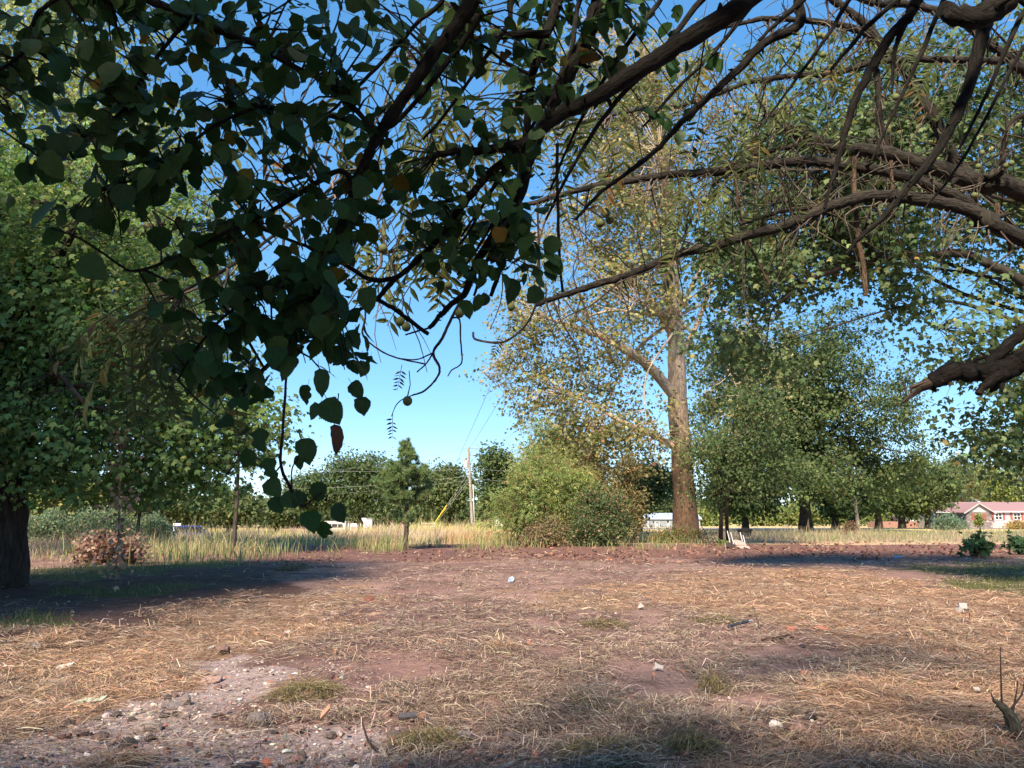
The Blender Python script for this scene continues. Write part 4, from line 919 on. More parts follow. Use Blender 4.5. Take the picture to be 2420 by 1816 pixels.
def signs():
    t = 108.0
    c = at(836, 1247, t); hw, hh = 8 * t / FPX, 9 * t / FPX; z0 = -1.0
    root = thing('yard_sign', 'white board with a faded red print between two white posts', 'sign', (c[0], c[1], z0))
    r = .12; poly = []
    for cx, cy, a0 in ((hw - r, hh - r, 0), (-hw + r, hh - r, 90), (-hw + r, -hh + r, 180), (hw - r, -hh + r, 270)):
        for k in range(4): poly.append((cx + r * math.cos(math.radians(a0 + 30 * k)), cy + r * math.sin(math.radians(a0 + 30 * k))))
    g = G(); g.prism(poly, c, (1, 0, 0), (0, 0, 1), (0, 1, 0), .05, (.78, .76, .76)); bd = part('board', g, M_PLAIN, root)
    rng = np.random.RandomState(2)
    for q, (ox, oz, w, h) in enumerate(((-.22, -.05, .26, .3), (.2, -.06, .27, .3), (0, .05, .2, .16), (-.2, -.28, .12, .14), (.22, -.27, .1, .14))):
        pts = [(ox + w * math.cos(a) * rng.uniform(.7, 1.1), oz + h * math.sin(a) * rng.uniform(.7, 1.1)) for a in np.linspace(0, 6.28, 11)[:-1]]
        g = G(); g.prism(pts, c - [0, .004 + .002 * q, 0], (1, 0, 0), (0, 0, 1), (0, 1, 0), .003, (.62, .24, .27)); part('print_patch', g, M_PLAIN, bd)
    for dx in (-.3, .3):
        g = G(); g.box((c[0] + dx, c[1] + .06, (c[2] + z0) / 2), (.05, .05, c[2] - z0), col=(.5, .5, .5)); part('leg', g, M_PLAIN, root)
    for px, lab in ((823, 'short white marker post just left of the red printed board'), (852, 'short white marker post right of the red printed board')):
        p = at(px, 1246, t); g = G(); g.tube([(p[0], p[1], z0), (p[0], p[1], (z0 + p[2]) / 2), (p[0], p[1], p[2] + .42), (p[0], p[1], p[2] + .5)], [.07, .07, .07, .04], 8, WHITE); solo('marker_post', g, M_PLAIN, (p[0], p[1], z0), lab, 'post', 'white marker posts')
    c = at(860, 1229, t); root = thing('yield_sign', 'pale triangular road sign on a thin post, seen from behind the pine', 'road sign', (c[0], c[1], z0))
    pts = []
    for vx, vz, a0 in ((-.27, .2, 90), (0, -.3, 210), (.27, .2, -30)):
        for k in range(4): pts.append((vx + .07 * math.cos(math.radians(a0 + 40 * k)), vz + .07 * math.sin(math.radians(a0 + 40 * k))))
    g = G(); g.prism(pts[::1], c, (1, 0, 0), (0, 0, 1), (0, 1, 0), .02, (.68, .68, .68)); part('plate', g, M_PLAIN, root)
    g = G(); g.box((c[0], c[1] + .045, (c[2] + .2 + z0) / 2), (.05, .04, c[2] + .2 - z0), col=(.45, .46, .46)); part('post', g, M_PLAIN, root)
    c = at(870, 1240, t + 6); g = G(); g.box((c[0], c[1], .25), (1.3, .8, 2.4), col=(.4, .4, .46)); g.box((c[0], c[1], 1.49), (1.45, .95, .08), col=(.3, .3, .34)); solo('utility_cabinet', g, M_PLAIN, (c[0], c[1], z0), 'grey cabinet behind the yield sign', 'cabinet')
    c = at(1178, 1234, 95); g = G(); g.box((c[0], c[1], .7), (1.05, .6, 1.4), col=(.45, .52, .46)); g.box((c[0], c[1], 1.44), (1.15, .7, .07), col=(.4, .47, .42)); solo('utility_cabinet', g, M_PLAIN, (c[0], c[1], 0), 'pale green cabinet in the grass right of the power pole', 'cabinet')
    # pipe gate
    a = at(996, 1238, 100); e = at(1028, 1238, 100); root = thing('pipe_gate', 'low metal pipe gate in the meadow below the yellow guy guards', 'gate', ((a[0] + e[0]) / 2, a[1], 0))
    zt = at(1000, 1237, 100)[2]
    for z in (zt, zt * .55, zt * .2):
        g = G(); g.tube([(a[0], a[1], z), ((a[0] + e[0]) / 2, a[1], z), (e[0], a[1], z)], .035, 6, (.6, .6, .58)); part('rail', g, M_PLAIN, root)
    for x in (a[0], e[0]):
        g = G(); g.tube([(x, a[1], 0), (x, a[1], zt * .6), (x, a[1], zt + .05)], .05, 6, (.6, .6, .58)); part('post', g, M_PLAIN, root)
    # mailbox by the blue car
    p = at(411, 1250, 72); root = thing('mailbox', 'white mailbox on a white post at the back of the blue car', 'mailbox', (p[0], p[1], z0))
    z = at(411, 1243, 72)[2]
    g = G(); g.box((p[0], p[1], (z + z0) / 2), (.1, .1, z - z0), col=WHITE); part('post', g, M_PLAIN, root)
    w = 17 * 72 / FPX; g = G()
    pts = [(-.12, 0), (.12, 0), (.12, .14), (.085, .2), (0, .23), (-.085, .2), (-.12, .14)]
    g.prism(pts, (p[0] - .05, p[1], z), (0, 1, 0), (0, 0, 1), (1, 0, 0), w, WHITE); part('box', g, M_PLAIN, root)
signs()

def car(label, px, py, t, yaw, col, kind, name):
    c = at(px, py, t); o = np.array([c[0], c[1], float(hgt(c[0], c[1]))])
    root = thing(name, label, 'car', o)
    ex = np.array([math.cos(yaw), math.sin(yaw), 0]); ey = np.array([-math.sin(yaw), math.cos(yaw), 0]); ez = np.array([0, 0, 1.])
    W = 1.8
    body = [(-2.2, .35), (-2.25, .7), (-2.2, 1.05), (1.0, 1.08), (1.75, .98), (2.2, .88), (2.3, .6), (2.25, .35)]
    cab = [(-2.15, 1.02), (-1.95, 1.72), (-1.6, 1.8), (.2, 1.8), (.45, 1.74), (1.15, 1.04)] if kind == 'suv' else [(-2.2, 1.0), (-2.2, 2.1), (1.0, 2.1), (1.25, 1.9), (1.75, .95)]
    g = G(); g.prism(body, o - ey * W / 2, ex, ez, ey, W, col); part('body', g, M_GLOSS, root)
    g = G(); g.prism(cab, o - ey * (W / 2 - .08), ex, ez, ey, W - .16, col); cb = part('cabin', g, M_GLOSS, root)
    for sd in (-1, 1):
        for a, b_ in (((-1.8, -1.0)), ((-.9, -.1)), ((0, .55))):
            z1 = 1.66; g = G(); pts = [(a, 1.14), (b_ + (.25 if b_ > .4 else 0), 1.14), (b_ - (.15 if b_ > .4 else 0), z1), (a + (.08 if a < -1.5 else 0), z1)]
            g.prism(pts, o + ey * sd * (W / 2 - .075), ex, ez, ey * sd, .012); part('side_window', g, M_GLASS, cb)
    g = G(); A = np.array([-2.14, 1.12]); g.prism([(-.7, 1.12), (.7, 1.12), (.62, 1.62), (-.62, 1.62)], o + ex * -2.16, ey, ez + ex * .28, -ex, .02); part('rear_window', g, M_GLASS, cb)
    g = G(); g.prism([(-.72, 1.1), (.72, 1.1), (.62, 1.7), (-.62, 1.7)], o + ex * (1.12 + 1.1) , ey, ez - ex * 1.02, ex, .02); part('windscreen', g, M_GLASS, cb)
    for sd in (-1, 1):
        g = G(); g.box(o - ex * 2.26 + ey * sd * .72 + ez * .9, (.06, .16, .34), rot=yaw, col=(.5, .05, .04)); part('tail_light', g, M_GLOSS, root)
        g = G(); g.box(o + ex * 2.26 + ey * sd * .68 + ez * .72, (.06, .3, .14), rot=yaw, col=(.7, .7, .68)); part('headlight', g, M_GLOSS, root)
        for xx in (-1.35, 1.4):
            w0 = o + ex * xx + ey * sd * (W / 2 - .12) + ez * .33
            g = G(); g.tube([w0 - ey * .11, w0 - ey * .1, w0 + ey * .1, w0 + ey * .11], [.3, .33, .33, .3], 16, (.02, .02, .02)); wh = part('wheel', g, M_PLAIN, root)
            g = G(); g.tube([w0 + ey * sd * .105, w0 + ey * sd * .125], [.2, .19], 12, (.4, .4, .42)); part('rim', g, M_PLAIN, wh)
    g = G(); g.box(o - ex * 2.3 + ez * .5, (.1, W - .1, .2), rot=yaw, col=(.05, .05, .06)); part('bumper', g, M_PLAIN, root)
car('dark blue car half hidden behind tall weeds at left', 458, 1252, 75, math.radians(35), (.03, .055, .2), 'suv', 'parked_car')
car('white van glimpsed behind the dangling leaves in the centre', 788, 1248, 112, math.radians(170), (.45, .45, .44), 'van', 'parked_van')

def snag():
    b = gnd(2028, 1256); t = gt(2028, 1256); rng = np.random.RandomState(8)
    t = 92.; P = [at(x, y, t) for x, y in ((2030, 1250), (2026, 1225), (2023, 1205), (2022, 1185), (2018, 1171))]; P[0][2] = -.05
    P, R = smooth(P, np.array([.24, .2, .17, .16, .1]), 6); g = G(); g.tube(P, R, 9, (.62, .56, .52), .18, rng)
    root = thing('pale_snag', 'pale broken dead trunk leaning in the dry grass right of the spreading tree', 'dead trunk', P[0])
    me = part('trunk', g, M_BARK, root)
    for k in (9, 15, 19):
        g = G(); g.tube([P[k] + [-.12, -.12, -.12], P[k] + [-.14, -.14, 0], P[k] + [-.1, -.12, .14]], [.05, .1, .04], 6, (.06, .05, .045)); part('knot_hole', g, M_BARK, root)
snag()
def chair():
    t = 42.0; o = gnd(1746, 1298); s = o[1] / FPX
    root = thing('old_chair', 'brown shell chair with pale tube legs lying on its back at the yard edge', 'chair', o)
    ex = np.array([1, 0, 0.]); ey = np.array([0, 1., 0]); ez = np.array([0, 0, 1.])
    brown = (.36, .27, .24); tube = (.62, .62, .66)
    def shell(rows, name, lab=None):
        V = []; F = []; nC = 9
        for (cx, cy, cz, hw, sagz) in rows:
            for k in range(nC):
                u = k / (nC - 1) * 2 - 1; V.append(o + ex * (cx + u * hw) + ey * cy + ez * (cz - sagz * (1 - u * u)))
        n = len(V); V = np.array(V); V = np.vstack([V, V - [0, .02, .03]])
        for r in range(len(rows) - 1):
            for k in range(nC - 1):
                a = r * nC + k; F += [[a, a + 1, a + nC + 1, a + nC], [n + a, n + a + nC, n + a + nC + 1, n + a + 1]]
        for r in range(len(rows) - 1):
            for k in (0, nC - 1):
                a = r * nC + k; F.append([a, a + nC, n + a + nC, n + a])
        for k in range(nC - 1): F += [[k, k + 1, n + k + 1, n + k], [n - nC + k, n - nC + k + 1, 2 * n - nC + k + 1, 2 * n - nC + k]]
        g = G(); g.add(V, F, brown); part(name, g, M_PLAIN, root, label=lab, smooth_=True)
    shell([(.02, .5, .42, .16, -.05), (.06, .42, .40, .24, -.04), (.12, .2, .32, .28, -.02), (.16, .05, .22, .27, -.01)], 'seat')
    shell([(.20, .0, .17, .27, -.02), (.25, -.15, .1, .27, -.02), (.28, -.25, .05, .24, -.02)], 'backrest')
    for (x0, y0, z0, x1, z1) in ((-.28, .45, .05, -.42, .92), (-.2, .1, .03, -.34, .85), (.38, .45, .1, .26, .85), (.42, .2, .1, .33, .7)):
        g = G(); g.tube([o + [x0, y0, z0], o + [(x0 + x1) / 2 + .01, y0 + .02, (z0 + z1) / 2], o + [x1, y0 + .05, z1]], .022, 8, tube, sub=3); part('leg', g, M_PLAIN, root, smooth_=True)
    for y in (.1, .45):
        g = G(); g.tube([o + [-.27, y, .12], o + [.05, y, .06], o + [.4, y, .12]], .018, 6, (.1, .09, .09), sub=3); part('brace', g, M_PLAIN, root, smooth_=True)
    g = G(); g.box(o + [-.38, .2, .14], (.3, .4, .26), rot=.3, tilt=.5, col=(.06, .045, .045)); part('underframe', g, M_PLAIN, root)
chair()
def tubs():
    for px, py, r, h, lab in ((1758, 1262, .62, .55, 'black rubber tub in the dry grass right of the old chair'), (1899, 1262, .55, .6, 'black tub standing against the spreading tree trunk')):
        t = 66 if px < 1800 else 78; p = at(px, 1224, t); p[2] = 0
        root = thing('black_tub', lab, 'tub', p)
        g = G(); g.tube([p + [0, 0, .0], p + [0, 0, .1], p + [0, 0, h], p + [0, 0, h + .06]], [r * .8, r * .85, r, r * 1.08], 18, (.025, .024, .026)); part('body', g, M_PLAIN, root, smooth_=True)
        g = G(); g.tube([p + [0, 0, h + .07], p + [0, 0, h + .1]], [r * 1.1, r * 1.02], 18, (.035, .034, .036)); part('rim', g, M_PLAIN, root)
tubs()

# ================================================================== NEAR TREES
def big_leaf(seed, width=.74, teeth=True, curl=.12, fold=.18, stalk=.3, holes=False, n=9):
    """one ovate toothed leaf, unit length along +y, two halves folded along the midrib, with a stalk"""
    rng = np.random.RandomState(seed); V = []; F = []; T = []
    us = np.linspace(0, 1, n)
    def half(u): return width * .5 * (np.sin(np.pi * np.clip(u, 0, 1) ** .8)) ** .7
    sk = rng.uniform(-.08, .08)
    for i, u in enumerate(us):
        h = half(u) if 0 < i < n - 1 else 0.0
        if i == 1: h *= 1.12
        bx = sk * math.sin(u * 3); z = -curl * u * u * 1.2 + rng.randn() * .008
        for sd in (-1, 0, 1):
            hh = h * (1 + (rng.uniform(-.12, .06) if teeth else 0)) if sd else 0
            if holes and sd and rng.rand() < .22: hh *= .55
            V.append((bx + sd * hh, u + (abs(sd) * -.05 if 0 < i < n - 1 else 0), z + abs(sd) * fold * hh + rng.randn() * .006)); T.append((sd * hh, u, 0))
    for i in range(n - 1):
        a = i * 3; F += [[a, a + 1, a + 4, a + 3], [a + 1, a + 2, a + 5, a + 4]]
    g = G(); rv = rng.rand(); g.add(V, F, (0, 0, 0), np.array(T))
    # toothed rim: small triangles along both edges
    if teeth:
        tv = []; tf = []
        for sd in (0, 2):
            for i in range(1, n - 2):
                p, q = np.array(V[i * 3 + sd]), np.array(V[(i + 1) * 3 + sd]); o = np.array([(-1 if sd == 0 else 1) * .018, .022, 0])
                for k in (.0, .5):
                    a = p + (q - p) * k; b_ = p + (q - p) * (k + .5); m = len(tv); tv += [a, b_, b_ * .75 + a * .25 + o]; tf.append([m, m + 1, m + 2])
        tv = np.array(tv); g.add(tv, tf, (0, 0, 0), np.stack([tv[:, 0], tv[:, 1], 0 * tv[:, 0]], -1))
    if stalk:
        g.tube([(0, -stalk, .05), (0, -stalk * .4, .015), (0, .02, 0)], .012, 4, (0, 0, 0))
    return g
LEAFV = [big_leaf(200 + k, width=(.82, .76, .9, .7, .86, .8, .62, .92)[k % 8], holes=k in (2, 5), fold=(.1, .2, .3, .15)[k % 4], curl=(.05, .2, .32, .12)[k % 4]) for k in range(10)]
BIGM = [g.mesh('leaf', M_BIG, smooth_=True) for g in LEAFV]

def basis(axis, nrm):
    y = unit(np.asarray(axis, float)); x = unit(np.cross(y, nrm)); z = np.cross(x, y); return np.stack([x, y, z], 1)
from mathutils import Matrix
def place(me, parent, pos, axis, nrm, size, name='leaf', label=None):
    o = bpy.data.objects.new(name, me); COL.objects.link(o); o.parent = parent
    B_ = basis(axis, nrm) * size; off = BASE[parent.name]
    m = Matrix(((*B_[0], pos[0] - off[0]), (*B_[1], pos[1] - off[1]), (*B_[2], pos[2] - off[2]), (0, 0, 0, 1)))
    o.matrix_local = m; BASE[o.name] = off
    if label: o['label'] = label
    return o

def limbs_from(spec, scale_t, root, mat, col, prefix, name='limb', sub=6, sides=12, jit=.07, seed=1, knobs=True):
    rng = np.random.RandomState(seed); S = []
    for pts, t, w0, w1, pre in spec:
        P = [at(p[0], p[1], p[2] if len(p) > 2 else t) for p in pts]
        W = np.linspace(w0, w1, len(P)) * t / FPX * .5
        if pre is not None:
            k = len(pre); P = [np.asarray(q, float) for q in pre] + P; W = np.concatenate([np.linspace(W[0] * 1.25, W[0] * 1.05, k), W])
        P, R = smooth(np.array(P), W, sub)
        R = R * (1 + .05 * rng.randn(len(R)))
        wob = rng.randn(len(P), 3) * (np.mean(W) * .09); wob[0] = 0; wob[-1] = 0; P = P + wob
        g = G(); g.tube(P, R, sides, col, jit, rng)
        if knobs:
            for _ in range(int(len(P) * .35)):
                i = rng.randint(1, len(P) - 1); d = unit(rng.randn(3) + np.array([0, 0, .1])); L = R[i] * rng.uniform(1.3, 2.6)
                g.tube([P[i], P[i] + d * L * .7, P[i] + d * L + rng.randn(3) * R[i] * .2], [R[i] * .45, R[i] * .3, R[i] * .12], 5, col)
        part(name, g, mat, root, smooth_=True); S.append(P)
    return S

# ---- foreground broad-leaved tree, trunk just out of view on the right
FGB = np.array([2.75, .7, 0.])
fg = thing('mulberry_tree', 'dark foreground tree overhead with large toothed oval leaves and black limbs', 'tree', FGB)
HUB = np.array([2.3, 1.1, 3.9])
g = G(); g.tube([FGB, FGB + [0, .05, 1.0], FGB + [-.1, .15, 2.4], HUB, HUB + [-.3, -.3, 2.0]], [.34, .26, .23, .2, .12], 14, (.05, .042, .036), .08, np.random.RandomState(2), sub=5); part('trunk', g, M_BARKN, fg, smooth_=True)
pA = [HUB, at(2050, -260, 2.3)]; pB = [HUB, at(1650, -330, 2.3)]; pC = [HUB, at(2360, -200, 3.0)]; pD = [HUB, at(900, -380, 2.1)]
FGL = [
 ([(1850, -80), (1740, 20), (1600, 108), (1487, 180), (1378, 246), (1324, 271), (1245, 336), (1216, 347), (1120, 358), (1035, 365)], 2.55, 54, 14, pA),
 ([(1440, -90), (1415, 0), (1386, 90), (1335, 192), (1300, 271), (1249, 362), (1234, 452), (1180, 535), (1125, 624), (1100, 690), (1060, 725), (1013, 776)], 2.7, 40, 11, pB),
 ([(1324, -70), (1317, 0), (1306, 47), (1281, 108), (1256, 188), (1248, 268), (1241, 336), (1228, 420), (1205, 520), (1180, 640), (1160, 700)], 2.8, 28, 9, pB),
 ([(1150, -80), (1115, 0), (1089, 47), (1031, 119), (974, 203), (908, 300), (872, 362), (836, 452), (800, 545), (752, 652), (720, 746), (684, 818), (615, 880), (579, 912)], 2.35, 40, 8, pB),
 ([(1130, 40), (1107, 83), (1053, 152), (1002, 217), (945, 282), (908, 311)], 2.45, 16, 10, None),
 ([(908, 318), (880, 307), (800, 278), (723, 268), (615, 250), (545, 240)], 2.35, 16, 7, None),
 ([(250, -60), (350, 0), (452, 40), (542, 83), (615, 108), (687, 155), (777, 199), (880, 300)], 2.2, 22, 12, pD),
 ([(840, 440), (800, 405), (705, 460), (615, 513), (506, 564), (398, 616), (318, 641), (282, 627)], 2.2, 14, 6, None),
 ([(1234, 351), (1183, 390), (1147, 420), (1125, 447), (1082, 498), (1031, 570), (980, 620), (937, 655), (872, 660), (800, 617), (723, 583), (593, 532)], 2.6, 22, 7, None),
 ([(937, 655), (890, 707), (840, 740), (790, 800)], 2.5, 14, 5, None),
 ([(890, 707), (945, 740), (992, 776), (1013, 790)], 2.6, 11, 9, None),
 ([(1227, 490), (1180, 560), (1140, 640), (1120, 700)], 2.65, 14, 6, None),
 ([(1926, -40), (1889, 56), (1804, 104), (1741, 167), (1674, 230), (1600, 300), (1560, 347), (1487, 405), (1420, 455), (1360, 520)], 3.1, 24, 7, pC),
 ([(1940, -60), (1896, 0), (1860, 33), (1793, 96)], 3.0, 22, 7, pC),
 ([(2200, -60), (2167, 0), (2149, 37), (2100, 93), (2056, 167), (2019, 241), (2000, 308), (1982, 371), (1967, 426), (1948, 493)], 3.3, 30, 8, pC),
 ([(2350, -60), (2341, 0), (2319, 93), (2297, 178), (2267, 259), (2230, 334), (2186, 397), (2130, 460), (2082, 519), (2026, 567), (2000, 600)], 3.2, 36, 8, pC),
 ([(2440, -20), (2408, 48), (2364, 148), (2323, 241), (2267, 352)], 3.4, 15, 6, pC),
 ([(2150, -40), (2112, 7), (2045, 67), (2019, 100), (1971, 156), (1963, 167)], 3.3, 14, 7, None),
 ([(2149, 37), (2123, 93), (2112, 141), (2108, 222)], 3.3, 16, 5, None),
 ([(2390, -60), (2360, 10), (2290, 45), (2230, 20)], 3.0, 70, 40, pC),
 ([(1317, 340), (1317, 436), (1321, 573), (1324, 635), (1330, 690)], 2.7, 8, 6, None),
 ([(1300, 80), (1180, 85), (1090, 100), (1030, 110)], 2.6, 20, 8, None),
 ([(1249, 175), (1190, 145), (1140, 108), (1080, 100)], 2.5, 9, 6, None),
 ([(452, 40), (390, 110), (325, 203), (300, 250), (250, 295), (170, 340), (110, 385)], 2.15, 10, 5, None),
 ([(250, -60), (150, -10), (87, 36), (65, 108), (29, 145), (-40, 190)], 2.15, 12, 6, None),
 ([(615, 250), (520, 290), (420, 360), (330, 420), (250, 440)], 2.25, 9, 5, None),
 ([(282, 627), (230, 590), (180, 560), (120, 540)], 2.15, 6, 4, None),
 ([(752, 652), (640, 690), (540, 740), (460, 830), (420, 900)], 2.2, 9, 5, None),
 ([(687, 155), (600, 30), (560, -60)], 2.3, 9, 8, None),
 ([(1700, -40), (1560, 130), (1440, 260), (1350, 400), (1290, 520)], 2.9, 15, 6, pA),
 ([(1580, -40), (1500, 80), (1420, 200), (1350, 330), (1300, 450)], 2.8, 13, 5, pB),
 ([(1250, -40), (1200, 60), (1130, 160), (1060, 260), (1000, 330)], 2.5, 13, 6, pB),
 ([(1390, -40), (1350, 120), (1290, 240), (1230, 350), (1150, 470), (1090, 560)], 2.75, 13, 5, pB),
 ([(1050, -40), (980, 60), (900, 150), (820, 230), (740, 300)], 2.4, 13, 6, pD),
 ([(1290, 300), (1240, 420), (1170, 520), (1120, 600), (1080, 650)], 2.7, 11, 5, None),
 ([(1210, 370), (1150, 470), (1100, 560), (1040, 620)], 2.6, 10, 4, None),
 ([(1820, -40), (1700, 110), (1600, 210), (1520, 300)], 3.0, 12, 5, pA),
 ([(2050, -40), (1960, 80), (1880, 190), (1820, 270)], 3.2, 12, 4, pC),
 ([(2250, -40), (2180, 120), (2120, 250), (2060, 380)], 3.3, 13, 5, pC),
 ([(2470, 60), (2420, 110), (2340, 260), (2260, 400), (2180, 500)], 3.4, 12, 4, pC),
]
FS = limbs_from(FGL, 1, fg, M_BARKN, (.02, .019, .018), '', seed=3)
# broken thick limb at the right edge
BL = [([(2520, 800), (2420, 850), (2378, 872), (2304, 878), (2249, 880), (2200, 902)], 4.0, 60, 40, [FGB + [0, .3, 1.9], FGB + [.1, 1.8, 2.6]]),
      ([(2480, 740), (2420, 784), (2371, 828), (2330, 870)], 4.0, 30, 26, None), ([(2378, 880), (2341, 902), (2312, 932)], 3.95, 30, 16, None)]
FS += limbs_from(BL, 1, fg, M_BARKN, (.022, .019, .017), '', name='broken_limb', seed=4, jit=.06)
g = G(); rr = np.random.RandomState(5); P = [at(2215, 896, 4.0), at(2175, 920, 4.0), at(2126, 958, 4.0)]
g.tube(P, [.038, .024, .004], 7, (.1, .075, .062), .45, rr)
for k in range(7): g.tube([P[0] + rr.randn(3) * .02, P[1] + rr.randn(3) * .02, P[2] + (P[2] - P[1]) * rr.uniform(-.5, .1)], [.016, .01, .002], 4, (.14, .1, .08))
part('splintered_end', g, M_BARKN, fg, label='torn brown splintered end of the broken limb')

# leaves: twig ends sampled inside the leafy areas, several leaves to a twig
rng = np.random.RandomState(31)
SAMP = np.vstack(FS[:12] + FS[23:29])
AREAS = [  # picture polygon, number of twigs, distance range
 ([(130, -60), (1000, -60), (900, 200), (800, 420), (560, 470), (300, 420), (120, 300), (20, 200)], 185, (2.0, 2.6)),
 ([(-60, 0), (160, -40), (230, 260), (140, 430), (60, 420), (-60, 300)], 20, (2.0, 2.4)),
 ([(230, 420), (800, 400), (860, 640), (640, 760), (420, 640), (240, 580), (100, 520)], 74, (2.0, 2.6)),
 ([(420, 640), (840, 620), (850, 800), (800, 900), (640, 860), (560, 1000), (440, 990), (380, 820)], 70, (1.95, 2.5)),
 ([(800, 250), (1240, 360), (1220, 620), (1080, 690), (960, 560), (830, 560)], 74, (2.4, 2.9)),
 ([(1000, -50), (1560, -50), (1480, 120), (1260, 300), (1000, 260)], 105, (2.4, 3.1)),
 ([(1520, 0), (1680, 60), (1620, 330), (1480, 330)], 9, (2.9, 3.4)),
 ([(740, 760), (860, 780), (880, 900), (850, 960), (770, 950)], 9, (2.1, 2.3)),
 ([(1180, 430), (1330, 560), (1320, 680), (1180, 680)], 5, (2.5, 2.7)),
]
leaves = []; ends = []
for poly, n, (t0, t1) in AREAS:
    xs = [p[0] for p in poly]; ys = [p[1] for p in poly]; k = 0
    while k < n:
        px, py = rng.uniform(min(xs), max(xs)), rng.uniform(min(ys), max(ys))
        if not inpoly(np.array([px]), np.array([py]), poly)[0]: continue
        k += 1; t = rng.uniform(t0, t1); e = at(px, py, t); ends.append(e)
        a = SAMP[np.argmin(((SAMP - e) ** 2).sum(1))]; d = unit(e - a)
        for q in range(rng.randint(3, 5)):
            p = e - d * rng.uniform(0, .16) + rng.randn(3) * .035
            ax = d * .7 + rng.randn(3) * .7 + np.array([0, 0, -.75]); nm = np.array([0, -.55, .75]) + rng.randn(3) * .55
            leaves.append((p, ax, nm, rng.uniform(.036, .085)))
EXPL = [(755, 978, 45), (850, 962, 48), (830, 930, 50), (632, 1160, 52), (676, 1186, 48), (758, 1165, 52), (720, 1186, 44), (727, 1238, 58), (790, 1218, 52), (771, 1256, 46), (711, 1070, 66), (709, 1094, 38), (612, 1042, 60), (625, 1112, 56), (640, 1200, 45), (600, 1090, 50),
        (1320, 590, 55), (1300, 640, 55), (1250, 595, 50), (1215, 690, 62), (1260, 660, 52), (1290, 660, 40), (1090, 735, 50), (1140, 720, 45), (1240, 540, 48), (100, 400, 75), (130, 520, 90), (130, 345, 60), (200, 640, 75), (270, 400, 60), (300, 470, 70)]
for px, py, L in EXPL:
    t = 2.05 if px < 900 else 2.6
    leaves.append((at(px, py - L * .5, t), np.array([rng.uniform(-.7, .7), rng.uniform(-.4, .2), -.8]), np.array([rng.uniform(-.6, .6), -.9, .3]), L * 1.0 * t / FPX))
leaves.sort(key=lambda l: -l[3] / max(l[0][1], .5))
gx = G()
for i, (p, ax, nm, s) in enumerate(leaves):
    if i < 300: place(BIGM[i % len(BIGM)], fg, p, ax, nm, s)
    else:
        q = LEAFV[i % len(LEAFV)]; B_ = basis(ax, nm) * s; r = rng.rand()
        for V, (F, m), T, n0 in zip(q.V, q.F, q.T, np.concatenate([[0], np.cumsum([len(v) for v in q.V])[:-1]])): gx.add(V @ B_.T + p, F - n0, (r, r, r), T)
part('leaves', gx, M_BIG, fg, kind='stuff', smooth_=True)
gt2 = G(); twigs(gt2, SAMP, np.array(ends), .0045, (.05, .042, .036), rng, .06); part('twigs', gt2, M_BARKN, fg, kind='stuff')
M_BROWN = big_leaf_mat('withered_leaf', [(0, (.11, .05, .035)), (1, (.15, .075, .05))], .2)
o = place(big_leaf(260, width=.42, curl=.3, fold=.5).mesh('leaf', M_BROWN, smooth_=True), fg, at(790, 1003, 2.1), (.12, 0, -1), (.3, -1, .1), 70 * 1.05 * 2.1 / FPX, label='withered brown leaf hanging alone below the others')
FINE = [([(684, 818), (676, 900), (669, 1006), (664, 1100), (690, 1160), (715, 1200)], 2.05, 5, 9, None), ([(715, 1200), (740, 1180), (760, 1165)], 2.05, 5, 3, None), ([(664, 1100), (640, 1130), (622, 1150)], 2.05, 4, 3, None),
        ([(800, 930), (797, 970), (790, 1003)], 2.1, 3, 2, None), ([(690, 1160), (690, 1110), (705, 1080)], 2.05, 4, 3, None)]
limbs_from(FINE, 1, fg, M_BARKN, (.05, .035, .04), '', name='hanging_twig', seed=6, knobs=False, sides=6)

# unseen crown leaves added overhead to keep sun and sky off the near limbs
n = 36000; pos = np.stack([rng.uniform(-8, 5, n), rng.uniform(-8, .3, n), rng.uniform(3.4, 5.3, n)], -1); pos[:, 2] += np.clip(-pos[:, 1] - 1, 0, 4) * rng.rand(n) * .6
ok = (pos[:, 2] > 1.6 + .86 * np.maximum(pos[:, 1], 0) + .5) & (np.hypot(pos[:, 0] + 1.5, pos[:, 1] + 1.5) < 6.2); pos = pos[ok]; n = len(pos)
g = G(); scatter(g, KITE, pos, rng.randn(n, 3) + [0, 0, -.5], rng.randn(n, 3) * .5 + [0, 0, 1], rng.uniform(.2, .34, n), pal(rng, n, DARK_G)); part('crown', g, M_LEAF, fg, kind='stuff')

